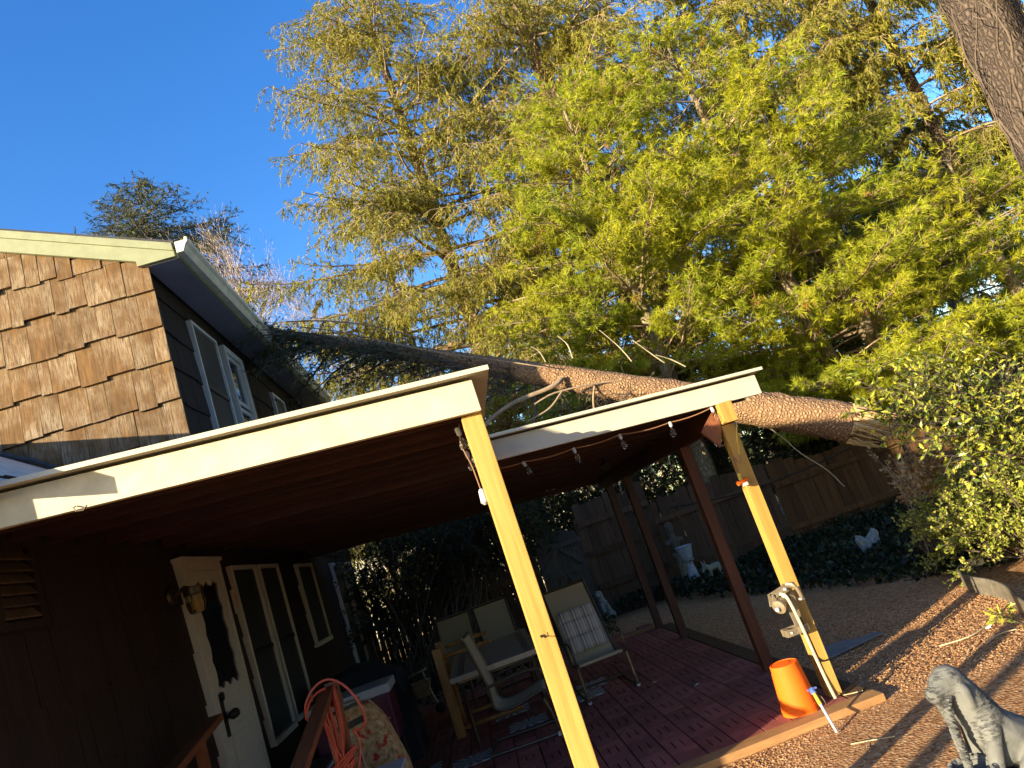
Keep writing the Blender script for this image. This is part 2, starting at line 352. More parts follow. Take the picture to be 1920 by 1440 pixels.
def fixn(me, bev=0.0):
    bm = bmesh.new(); bm.from_mesh(me)
    bmesh.ops.recalc_face_normals(bm, faces=bm.faces)
    if bev > 0:
        bmesh.ops.bevel(bm, geom=[e for e in bm.edges if len(e.link_faces) == 2 and e.calc_face_angle(0) > 0.6], offset=bev, segments=2, affect='EDGES', profile=0.6)
    bm.to_mesh(me); bm.free()

def link(name, me, mat, parent=None, smooth=False, bev=0.0, kind=None, w=None):
    fixn(me, bev)
    if smooth:
        me.polygons.foreach_set('use_smooth', [True] * len(me.polygons))
        try: me.set_sharp_from_angle(angle=math.radians(40))
        except Exception: pass
    me.materials.append(mat)
    o = bpy.data.objects.new(name, me); COL.objects.link(o)
    pw = wpos(parent); w = pw if w is None else w
    o.location = w - pw; WPOS[o.name] = Vector(w)
    if parent is not None: o.parent = parent
    if kind: o['kind'] = kind
    return o

def inst(name, src, loc, parent, rot=(0, 0, 0), scale=(1, 1, 1), label=None):
    """another object on the same mesh"""
    o = bpy.data.objects.new(name, src.data); COL.objects.link(o)
    o.location = Vector(loc) - wpos(parent); o.rotation_euler = rot; o.scale = scale; WPOS[o.name] = Vector(loc)
    if parent is not None: o.parent = parent
    if label: o['label'] = label
    return o

def soup(name, V, nper, mat, parent=None, kind=None, faces=None, origin=None):
    """many small pieces: V is (N,nper,3) in world coordinates; faces is the list of faces of one piece"""
    V = np.asarray(V, dtype=np.float32); N = V.shape[0]
    w = wpos(parent) if origin is None else Vector(origin)
    V = V - np.array(w, dtype=np.float32)
    if faces is None: faces = [tuple(range(nper))]
    me = bpy.data.meshes.new(name); me.vertices.add(N * nper); me.vertices.foreach_set('co', V.reshape(-1))
    fl = np.concatenate([np.array(f) for f in faces]); ls = np.cumsum([0] + [len(f) for f in faces])
    nl = len(fl); nf = len(faces)
    li = (fl[None, :] + (np.arange(N) * nper)[:, None]).reshape(-1).astype(np.int32)
    st = (ls[:-1][None, :] + (np.arange(N) * nl)[:, None]).reshape(-1).astype(np.int32)
    me.loops.add(len(li)); me.loops.foreach_set('vertex_index', li)
    me.polygons.add(N * nf); me.polygons.foreach_set('loop_start', st)
    me.update(calc_edges=True); me.validate()
    me.materials.append(mat)
    o = bpy.data.objects.new(name, me); COL.objects.link(o); pw = wpos(parent); o.location = w - pw; WPOS[o.name] = Vector(w)
    if parent is not None: o.parent = parent
    if kind: o['kind'] = kind
    return o

def nrm(a): return a / np.maximum(np.linalg.norm(a, axis=-1, keepdims=True), 1e-9)
def diamonds(P, D, L, W, fold=0.0, rng=RNG):
    """folded diamond leaves: base P, direction D, length L, width W -> (N,4,3)"""
    D = nrm(D); R = nrm(rng.normal(size=D.shape)); S = nrm(np.cross(D, R)); Nn = np.cross(D, S)
    L = np.asarray(L)[..., None] * np.ones((len(P), 1)); W = np.asarray(W)[..., None] * np.ones((len(P), 1))
    return np.stack([P, P + D * L * 0.45 + S * W * 0.5 + Nn * W * fold, P + D * L, P + D * L * 0.45 - S * W * 0.5 + Nn * W * fold], axis=1)
def blades(P, D, L, W, rng=RNG):
    """pointed single-triangle needles sprays -> (N,3,3)"""
    D = nrm(D); S = nrm(np.cross(D, rng.normal(size=D.shape))); L = np.asarray(L)[..., None] * np.ones((len(P), 1)); W = np.asarray(W)[..., None] * np.ones((len(P), 1))
    return np.stack([P - S * W * .5, P + S * W * .5, P + D * L], axis=1)
def segs(A, B, ra, rb):
    """three-sided sticks from A to B -> (N,6,3)"""
    D = nrm(B - A); R = np.tile(np.array([0.31, 0.22, 0.93]), (len(A), 1)); X = nrm(np.cross(D, R)); Y = np.cross(D, X)
    ra = np.asarray(ra)[..., None] * np.ones((len(A), 1)); rb = np.asarray(rb)[..., None] * np.ones((len(A), 1)); o = []
    for P, r in ((A, ra), (B, rb)):
        for k in range(3):
            t = 2 * math.pi * k / 3; o.append(P + (X * math.cos(t) + Y * math.sin(t)) * r)
    return np.stack(o, axis=1)
SEGF = [(0, 1, 4, 3), (1, 2, 5, 4), (2, 0, 3, 5)]

def trunk_mesh(name, pts, rs, mat, parent, n=20, rough=0.06, seed=0, uscale=None, cap=True):
    """round tapered trunk with an uneven surface and bark coordinates (around, along) in metres"""
    rng = np.random.default_rng(seed); P = np.array(pts, float); m = len(P)
    # refine
    t = np.linspace(0, m - 1, (m - 1) * 8 + 1); i = np.minimum(t.astype(int), m - 2); f = (t - i)[:, None]
    Q = P[i] * (1 - f) + P[i + 1] * f; R = np.interp(t, range(m), rs); L = np.concatenate([[0], np.cumsum(np.linalg.norm(np.diff(Q, axis=0), axis=1))])
    D = nrm(np.gradient(Q, axis=0)); X = nrm(np.cross(D, np.array([0.2, 0.9, 0.4]))); Y = np.cross(D, X)
    th = np.arange(n + 1) / n * 2 * math.pi
    jit = 1 + rough * rng.normal(size=(len(Q), n)); jit = np.concatenate([jit, jit[:, :1]], axis=1)
    V = Q[:, None, :] + (X[:, None, :] * np.cos(th)[None, :, None] + Y[:, None, :] * np.sin(th)[None, :, None]) * (R[:, None] * jit)[..., None]
    w = wpos(parent); V = V - np.array(w); k = n + 1
    fs = [(a * k + b, a * k + b + 1, (a + 1) * k + b + 1, (a + 1) * k + b) for a in range(len(Q) - 1) for b in range(n)]
    me = bpy.data.meshes.new(name); vv = V.reshape(-1, 3).tolist()
    if cap: fs.append(tuple(range(n))); fs.append(tuple((len(Q) - 1) * k + b for b in range(n)))
    me.from_pydata(vv, [], fs)
    uv = me.uv_layers.new(name='UVMap'); U = np.zeros((len(Q), k, 2)); U[..., 0] = th[None, :] * R.mean(); U[..., 1] = L[:, None]
    U = U.reshape(-1, 2); li = np.zeros(len(me.loops), dtype=np.int32); me.loops.foreach_get('vertex_index', li); uv.data.foreach_set('uv', U[li].astype(np.float32).reshape(-1))
    bm = bmesh.new(); bm.from_mesh(me); bmesh.ops.recalc_face_normals(bm, faces=bm.faces); bm.to_mesh(me); bm.free()
    me.polygons.foreach_set('use_smooth', [True] * len(me.polygons)); me.materials.append(mat)
    o = bpy.data.objects.new(name, me); COL.objects.link(o); o.parent = parent; WPOS[o.name] = Vector(w)
    return o

def blob(name, balls, mat, parent, voxel=0.012, smooth=8):
    """one continuous sculpted body from tapered limbs: balls is a list of chains [(x,y,z,r), ...]"""
    mb = MB()
    for ch in balls:
        for i, (x, y, z, r) in enumerate(ch):
            mb.lathe((x, y, z), [(r * math.sin(math.pi * k / 8), -r * math.cos(math.pi * k / 8)) for k in range(9)], 12)
        if len(ch) > 1: mb.tube([c[:3] for c in ch], [c[3] for c in ch], 12)
    w = wpos(parent)
    me = bpy.data.meshes.new(name); me.from_pydata([(x - w.x, y - w.y, z - w.z) for x, y, z in mb.v], [], mb.f)
    fixn(me)
    o = bpy.data.objects.new(name, me); COL.objects.link(o)
    r = o.modifiers.new('r', 'REMESH'); r.mode = 'VOXEL'; r.voxel_size = voxel
    s = o.modifiers.new('s', 'SMOOTH'); s.iterations = smooth; s.factor = 0.5
    dg = bpy.context.evaluated_depsgraph_get(); me2 = bpy.data.meshes.new_from_object(o.evaluated_get(dg)); o.modifiers.clear()
    o.data = me2; bpy.data.meshes.remove(me); me2.name = name
    me2.polygons.foreach_set('use_smooth', [True] * len(me2.polygons)); me2.materials.clear(); me2.materials.append(mat)
    if parent is not None: o.parent = parent
    else: pass
    WPOS[o.name] = Vector(w); return o

# ------------------------------------------------------------------ ground
def sheet(name, x0, x1, y0, y1, z, mat, n=1, amp=0.0, hole=None):
    xs = np.linspace(x0, x1, n + 1); ys = np.linspace(y0, y1, n + 1)
    v = [(x, y, z + amp * (math.sin(x * 1.7 + y) + math.sin(y * 2.3 - x * 0.7))) for y in ys for x in xs]
    f = [(j * (n + 1) + i, j * (n + 1) + i + 1, (j + 1) * (n + 1) + i + 1, (j + 1) * (n + 1) + i) for j in range(n) for i in range(n)]
    b = MB(); b.add(v, f); o = b.build(name, mat); o['kind'] = 'structure'
    return o
sheet('ground', -220, 220, -120, 320, -0.10, M['ground'], 1)
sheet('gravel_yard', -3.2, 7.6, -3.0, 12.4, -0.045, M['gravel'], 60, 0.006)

def pebbles():
    rng = np.random.default_rng(3); N = 62000
    D = 3.0 + 5.0 * rng.random(N) ** 1.5
    x = -0.1 + 4.1 * rng.random(N); y = D
    k = ~((x < 2.17) & (y > 4.77)) & (x < 4.0 - 0.35 * np.maximum(0, 5.6 - y)) & (np.hypot(x - 1.9, y - 3.4) > 0.0)
    x, y = x[k], y[k]; N = len(x); s = 0.0047 + 0.0053 * rng.random(N)
    base_v = np.array([(1, 0, 0), (0, 1, 0), (-1, 0, 0), (0, -1, 0), (0, 0, 1)], float)
    V = base_v[None] * (0.6 + 0.8 * rng.random((N, 5, 1)))
    a = rng.random(N) * 6.28; c, s_ = np.cos(a)[:, None], np.sin(a)[:, None]
    V = np.stack([V[..., 0] * c - V[..., 1] * s_, V[..., 0] * s_ + V[..., 1] * c, V[..., 2] * 0.62], axis=-1) * s[:, None, None]
    V += np.stack([x, y, -0.043 + s * 0.15], axis=-1)[:, None, :]
    o = soup('gravel_stones', V, 5, M['stones'], None, 'stuff', [(0, 1, 4), (1, 2, 4), (2, 3, 4), (3, 0, 4)])
    tag(o, 'loose red brown gravel stones covering the yard', None)
pebbles()

# ------------------------------------------------------------------ house
XW = -2.0; YG = 6.43; YE = 13.3
house = thing('house', 'brown cedar shingled two storey house with white trimmed windows', 'house', (XW, YG, -0.1))
def house_shell():
    b = MB()
    b.prism([(XW - 0.03, YG + .03, -0.1), (-10.0, YG + .03, -0.1), (-10.0, YG + .03, 4.95), (-6.0, YG + .03, 6.60), (XW - 0.03, YG + .03, 4.98)], (0, YE - YG - .05, 0))
    b.build('wall', M['shingle_shaded'], house)
    b = MB(); b.prism([(XW - 0.03, 2.82, -0.1), (-5.44, 2.82, -0.1), (-5.44, 2.82, 2.60), (-3.74, 2.82, 3.72), (XW - 0.03, 2.82, 2.62)], (0, YG - 2.82, 0))
    b.build('wing_wall', M['shingle_shaded'], house)
    # low roof of the wing: two slopes
    b = MB(); t = 0.07
    b.prism([(-1.74, 2.80, 2.478), (-3.74, 2.80, 3.80), (-5.74, 2.80, 2.478), (-5.74, 2.80, 2.478 - t), (-3.74, 2.80, 3.80 - t), (-1.74, 2.80, 2.478 - t)], (0, YG - 0.025 - 2.80, 0))
    b.build('wing_roof', M['wingroof'], house)
    b = MB()
    b.tube([(-2.75, 6.36, 3.18), (-2.99, 6.37, 3.335), (-3.2, 6.37, 3.49), (-3.37, 6.36, 3.585), (-3.52, 6.37, 3.68)], [0.012, 0.022, 0.018, 0.024, 0.02], 6)
    b.build('flashing', M['asphalt'], house, True)
    # main roof with overhang
    b = MB(); y0, y1 = YG - 0.04, YE + 0.2
    b.prism([(-1.70, y0, 5.085), (-6.0, y0, 6.80), (-10.3, y0, 5.085), (-10.3, y0, 5.03), (-6.0, y0, 6.735), (-1.70, y0, 5.02)], (0, y1 - y0, 0))
    b.build('roof', M['asphalt'], house)
    # rake board in two steps and the soffit return
    sl = 0.404
    def rk(x): return 5.075 + sl * (-1.72 - x)
    b = MB(); b.prism([(-1.715, YG - 0.05, rk(-1.715) - .01), (-6.0, YG - 0.05, rk(-6) - .01), (-6.0, YG - 0.05, rk(-6) - .085), (-1.715, YG - 0.05, rk(-1.715) - .085)], (0, 0.055, 0)); 
    b.build('rake_trim', M['sage'], house, bev=0.004)
    b = MB(); b.prism([(-1.715, YG - 0.038, rk(-1.715) - .087), (-6.0, YG - 0.038, rk(-6) - .087), (-6.0, YG - 0.038, rk(-6) - .215), (-2.05, YG - 0.038, 4.985), (-2.05, YG - 0.038, 4.935), (-1.715, YG - 0.038, 4.935)], (0, 0.04, 0))
    b.build('rake_board', M['sage'], house, bev=0.003)
    # soffit in sheets
    y = YG
    while y < YE:
        y2 = min(y + 1.22, YE); b = MB(); b.box((XW + 0.004, y + 0.003, 4.925), (-1.712, y2 - 0.003, 4.935)); b.build('soffit_panel', M['soffit'], house); y = y2
    b = MB(); b.box((-1.714, YG + .003, 4.93), (-1.69, YE, 5.06)); b.build('eave_board', M['sage'], house)
    # K-style gutter
    pr = [(-1.688, 4.955), (-1.63, 4.955), (-1.615, 4.985), (-1.60, 5.02), (-1.575, 5.045), (-1.575, 5.085), (-1.60, 5.085), (-1.60, 5.06), (-1.688, 5.06)]
    b = MB(); b.prism([(x, YG - 0.05, z) for x, z in pr], (0, YE - YG + 0.1, 0)); b.build('gutter', M['gutter'], house)
house_shell()
# gable shingles one by one, courses butted down from the rake
def gable_shingles():
    rng = random.Random(5)
    b = MB(); b.add([(-.5, 0, -.5), (.5, 0, -.5), (.5, 0, .5), (-.5, 0, .5), (-.5, -1, -.5), (.5, -1, -.5), (.5, -.22, .5), (-.5, -.22, .5)],
                    [(0, 1, 2, 3), (4, 7, 6, 5), (0, 4, 5, 1), (1, 5, 6, 2), (2, 6, 7, 3), (3, 7, 4, 0)])
    src = None; exp = 0.346; z0 = 2.62
    for c in range(12):
        zb = z0 + c * exp - 0.0; x = XW + 0.030
        while x > -4.6:
            wd = rng.choice((0.10, 0.13, 0.16, 0.19, 0.22, 0.25)) * rng.uniform(0.9, 1.1)
            zz = zb + rng.choice((0, 0, 0.006, 0.014, 0.024, 0.036)) + 0.016 * math.sin(x * 6 + c * 2); h = exp + 0.05
            xc = x - wd / 2; top = 5.075 + 0.404 * (-1.72 - xc) - 0.19
            low = 2.65 + 0.66 * (XW - xc) - 0.12
            if zz < top and zz + h > low and zz + exp > low:
                ht = min(h, max(0.06, top - zz)) 
                if src is None:
                    src = b.build('shingle', M['shingle'], house, origin=(0, 0, 0)); o = src
                else:
                    o = bpy.data.objects.new('shingle', src.data); COL.objects.link(o); o.parent = house
                o.location = Vector((xc, YG + 0.028, zz + ht / 2)) - wpos(house)
                o.scale = (wd - 0.0035, 0.040 * (ht / h) ** .5, ht)
                o.rotation_euler = (0, rng.uniform(-0.006, 0.006), 0)
            x -= wd
gable_shingles()

def wall_courses():
    """shingle courses of the long shaded wall, real butts and gaps, joined"""
    rng = random.Random(9); b = MB()
    def course(y0, y1, z, h):
        y = y0
        while y < y1:
            wd = rng.choice((0.12, 0.16, 0.2, 0.25, 0.3)); y2 = min(y + wd, y1)
            t = 0.026 + rng.uniform(-.004, .004); zz = z + rng.choice((0, 0, .006, .014))
            x = XW - 0.028
            b.add([(x, y + .002, zz), (x + t, y + .002, zz), (x + t, y2 - .002, zz), (x, y2 - .002, zz), (x, y + .002, zz + h), (x + .008, y + .002, zz + h), (x + .008, y2 - .002, zz + h), (x, y2 - .002, zz + h)],
                  [(0, 1, 2, 3), (1, 5, 6, 2), (0, 4, 5, 1), (3, 2, 6, 7), (4, 7, 6, 5)]); y = y2
    exp = 0.346
    for c in range(-8, 7):
        z = 2.62 + c * exp
        course(2.83 if z < 2.3 else YG + 0.034, YE, z, min(exp + .05, 4.94 - z))
    o = b.build('shingle_siding', M['shingle_shaded'], house, kind='stuff')
wall_courses()

def window(y0, y1, z0, z1, sash=True, parts=1, glass='screen', fr=0.05, proud=0.035):
    """frame on the long wall with its panes"""
    x = XW; b = MB()
    b.box((x - .02, y0, z1 - fr), (x + proud, y1, z1)); b.box((x - .02, y0, z0), (x + proud + 0.012, y1, z0 + fr * 1.3))
    b.box((x - .02, y0, z0 + fr * 1.3), (x + proud, y0 + fr, z1 - fr)); b.box((x - .02, y1 - fr, z0 + fr * 1.3), (x + proud, y1, z1 - fr))
    f = b.build('window', M['white_trim'], house, bev=0.004)
    n = parts; wd = (y1 - y0 - 2 * fr) / n
    for i in range(n):
        a, c = y0 + fr + i * wd, y0 + fr + (i + 1) * wd
        b = MB(); b.box((x + .004, a + .002, z0 + fr * 1.3 + .002), (x + .012, c - .002, z1 - fr - .002)); b.build('pane', M['glass'] if glass == 'glass' else M['screen'], f)
    if n > 1:
        for i in range(1, n):
            b = MB(); yy = y0 + fr + i * wd; b.box((x + .013, yy - .035, z0 + fr * 1.3 + .002), (x + .033, yy + .035, z1 - fr - .002)); b.build('mullion', M['white_trim'], f)
    if sash:
        b = MB(); zm = (z0 + z1) / 2; b.box((x + .013, y0 + fr + .003, zm - .02), (x + .026, y1 - fr - .003, zm + .02)); b.build('meeting_rail', M['white_trim'] if glass == 'glass' else M['black_plastic'], f)
    return f
# upper storey
window(7.30, 8.08, 3.30, 4.70, True, 1, 'screen', 0.036)
def open_casement():
    y0, y1, z0, z1 = 8.24, 8.95, 3.30, 4.70; x = XW; fr = .075
    b = MB(); b.box((x - .02, y0, z1 - fr), (x + .06, y1, z1)); b.box((x - .02, y0, z0), (x + .075, y1, z0 + fr)); b.box((x - .02, y0, z0 + fr), (x + .06, y0 + .04, z1 - fr)); b.box((x - .02, y1 - .13, z0 + fr), (x + .06, y1, z1 - fr))
    f = b.build('window', M['white_trim'], house, bev=0.004)
    b = MB(); b.box((x + .002, y0 + .043, z0 + fr + .002), (x + .01, y1 - .133, z1 - fr - .002)); b.build('pane', M['glass'], f)
    for a, c in ((z0 + fr + .003, 3.98), (4.02, z1 - fr - .003)):
        b = MB(); b.box((x + .012, y0 + .043, a), (x + .035, y0 + .085, c)); b.box((x + .012, y1 - .21, a), (x + .035, y1 - .135, c)); b.box((x + .012, y0 + .086, a), (x + .035, y1 - .211, a + .05)); b.box((x + .012, y0 + .086, c - .05), (x + .035, y1 - .211, c)); b.build('sash', M['white_trim'], f)
open_casement()
window(10.34, 11.03, 3.70, 4.62, False)
# ground storey: a pair of tall sliders, a narrow window, far pair
window(6.62, 7.36, 0.68, 2.18, True, 1, 'screen', 0.036)
window(7.46, 8.20, 0.70, 2.18, True, 1, 'screen', 0.036)
window(9.04, 9.88, 1.20, 2.17, False, 1, 'screen', 0.036)
window(11.22, 12.05, 0.45, 2.16, False, 1, 'screen', 0.045); window(12.10, 12.95, 0.45, 2.16, False, 1, 'screen', 0.045)

def door():
    y0, y1, z0, z1 = 5.50, 6.34, 0.16, 2.22; x = XW
    b = MB(); b.box((x - .02, y0, z0), (x + .042, y0 + .09, z1)); b.box((x - .02, y1 - .05, z0), (x + .042, y1, z1)); b.box((x - .02, y0 + .09, z1 - .07), (x + .042, y1 - .05, z1)); b.box((x - .02, y0 - .015, z1), (x + .06, y1 + .015, z1 + .03))
    f = b.build('door', M['white_trim'], house, bev=0.004)
    a, c, t, bt = y0 + .093, y1 - .053, z1 - .073, z0 + .003
    # leaf with a scalloped opening
    oy0, oy1, oz0, oz1 = a + .105, c - .105, 1.31, 2.05
    n = 64; inner = []
    def scal(u, n_, amp): return amp * abs(math.sin(u * math.pi * n_))
    for i in range(n):                                   # up the left side, across the top, down the right, back along the bottom
        s, u = divmod(i, n // 4); u = u / (n // 4)
        if s == 0: inner.append((oy0 - .018 + scal(u, 4, .03), oz0 + u * (oz1 - oz0)))
        elif s == 1: inner.append((oy0 + u * (oy1 - oy0), oz1 - .03 + scal(u, 3, .05)))
        elif s == 2: inner.append((oy1 + .018 - scal(u, 4, .03), oz1 - u * (oz1 - oz0)))
        else: inner.append((oy1 - u * (oy1 - oy0), oz0 + .03 - scal(u, 3, .05)))
    outer = []
    for y, z in inner:
        cy, cz = (a + c) / 2, (oz0 + oz1) / 2; dy, dz = y - cy, z - cz
        k = min(((c - a) / 2) / max(abs(dy), 1e-6), ((t - cz) if dz > 0 else (cz - 1.26)) / max(abs(dz), 1e-6)); outer.append((cy + dy * k, cz + dz * k))
    b = MB(); vs = [(x + .035, y, z) for y, z in outer] + [(x + .035, y, z) for y, z in inner] + [(x + .024, y, z) for y, z in inner]
    fs = [(i, (i + 1) % n, n + (i + 1) % n, n + i) for i in range(n)] + [(n + i, n + (i + 1) % n, 2 * n + (i + 1) % n, 2 * n + i) for i in range(n)]
    b.add(vs, fs)
    for cy_, cz_ in ((a, t), (c, t)):
        pass
    b.box((x + .012, a, bt), (x + .0349, c, 1.262)); b.box((x + .012, a, t - .06), (x + .034, c, t)); b.box((x + .012, a, 1.25), (x + .034, a + .03, t)); b.box((x + .012, c - .03, 1.25), (x + .034, c, t))
    b.build('door_leaf', M['white_trim'], f)
    b = MB(); b.box((x + .0125, oy0 - .06, oz0 - .06), (x + .0235, oy1 + .06, oz1 + .06)); b.build('pane', M['glass'], f)
    for z in (1.21, 1.15, 1.02): 
        b = MB(); b.box((x + .0352, a + .06, z), (x + .041, c - .06, z + .014)); b.build('moulding', M['white_trim'], f, bev=.002)
    b = MB(); b.box((x + .0352, a + .10, .24), (x + .042, c - .10, .97)); b.build('kick_panel', M['white_trim'], f, bev=.005)
    b = MB(); yy = a + .062; b.box((x + .0355, yy - .03, .98), (x + .045, yy + .02, 1.27)); b.lathe((x + .04, yy, 1.25), [(.0, 0), (.03, .001), (.03, .02), (0, .021)], 12, (1, 0, 0)); b.tube([(x + .045, yy, 1.11), (x + .085, yy, 1.11)], .012, 8); b.lathe((x + .09, yy + .01, 1.11), [(0, -.03), (.026, -.02), (.034, 0), (.026, .02), (0, .03)], 12, (1, 0, 0))
    b.tube([(x + .07, yy, 1.11), (x + .085, yy + .06, 1.11)], .012, 8); b.lathe((x + .085, yy + .075, 1.11), [(0, -.03), (.03, -.02), (.036, 0), (.03, .02), (0, .03)], 10, (0, 1, 0))
    b.build('handle', M['black_metal'], f, True)
door()

def louver():
    y0, y1, z0, z1 = 3.44, 3.72, 1.97, 2.29; b = MB(); x = XW
    b.box((x - .02, y0 - .04, z0 - .04), (x + .03, y0, z1)); b.box((x - .02, y1, z0 - .04), (x + .03, y1 + .04, z1)); b.box((x - .02, y0, z0 - .04), (x + .03, y1, z0))
    v = b.build('louver_vent', M['shingle_shaded'], house)
    for i in range(6):
        z = z0 + .01 + i * .053; b = MB(); b.add([(x - .005, y0 + .002, z + .045), (x + .028, y0 + .002, z), (x + .028, y1 - .002, z), (x - .005, y1 - .002, z + .045), (x - .005, y0 + .002, z + .052), (x + .028, y0 + .002, z + .008), (x + .028, y1 - .002, z + .008), (x - .005, y1 - .002, z + .052)],
            [(0, 1, 2, 3), (7, 6, 5, 4), (0, 4, 5, 1), (1, 5, 6, 2), (2, 6, 7, 3), (3, 7, 4, 0)]); b.build('slat', M['fence'], v)
louver()

def lantern():
    t = thing('wall_lantern', 'brass and glass jar wall lantern beside the white door', 'wall lamp', (XW, 5.32, 1.98))
    b = MB(); b.lathe((XW + .002, 5.30, 1.99), [(.065, 0), (.06, .02), (.03, .03)], 16, (1, 0, 0)); b.tube([(XW + .03, 5.30, 1.99), (XW + .10, 5.30, 2.02), (XW + .15, 5.30, 2.0)], .014, 8); b.build('bracket', M['bronze'], t, True)
    b = MB(); b.lathe((XW + .15, 5.30, 1.96), [(.05, .05), (.065, .045), (.065, 0), (.058, -.005)], 16); b.build('cap', M['bronze'], t, True)
    b = MB(); b.lathe((XW + .15, 5.30, 1.86), [(.03, -.03), (.05, -.02), (.062, .03), (.058, .095)], 16); b.build('glass_jar', M['lantern'], t, True)
    b = MB(); b.lathe((XW + .15, 5.30, 1.87), [(.01, .08), (.028, .03), (.024, 0), (.005, -.015)], 10); b.build('bulb', plain('amber_bulb', (0.55, 0.40, 0.12), 0.3, 0, .1, 20, 0), t, True)
lantern()
def door_bell():
    t = thing('thermometer', 'slim white thermometer on the dark wall right of the door', 'thermometer', (XW, 6.55, 1.80))
    b = MB(); b.box((XW, 6.535, 1.78), (XW + .025, 6.575, 1.98)); b.build('case', M['white_trim'], t, bev=.006)
    b = MB(); b.tube([(XW + .027, 6.555, 1.82), (XW + .027, 6.555, 1.95)], .003, 6); b.build('tube', M['cord'], t)
door_bell()

# ------------------------------------------------------------------ patio cover
def ZR(x): return 2.305 - 0.070 * (x - 0.30)       # underside of the roof sheet
def corrugated(name, x0, x1, y0, y1, parent, mat):
    b = MB(); p = 0.066; n = int((y1 - y0) / p * 6); vs = []; fs = []
    for i in range(n + 1):
        y = y0 + (y1 - y0) * i / n; h = 0.009 * math.cos(2 * math.pi * (y - y0) / p)
        for x in (x0, x1): vs += [(x, y, ZR(x) + .010 + h), (x, y, ZR(x) + .0135 + h)]
    for i in range(n):
        a, c = i * 4, (i + 1) * 4
        fs += [(a, a + 2, c + 2, c), (a + 1, c + 1, c + 3, a + 3), (a, c, c + 1, a + 1), (a + 2, a + 3, c + 3, c + 2)]
    fs += [(0, 1, 3, 2), (n * 4, n * 4 + 2, n * 4 + 3, n * 4 + 1)]
    b.add(vs, fs); return b.build(name, mat, parent)

def slope_board(b, x0, x1, y0, y1, top, h, end=0.0):
    """board along the roof slope with its top 'top' under the sheet"""
    b.prism([(x0, y0, ZR(x0) - top), (x1 + end * .3, y0, ZR(x1) - top), (x1, y0, ZR(x1) - top - h), (x0, y0, ZR(x0) - top - h)], (0, y1 - y0, 0)); return b

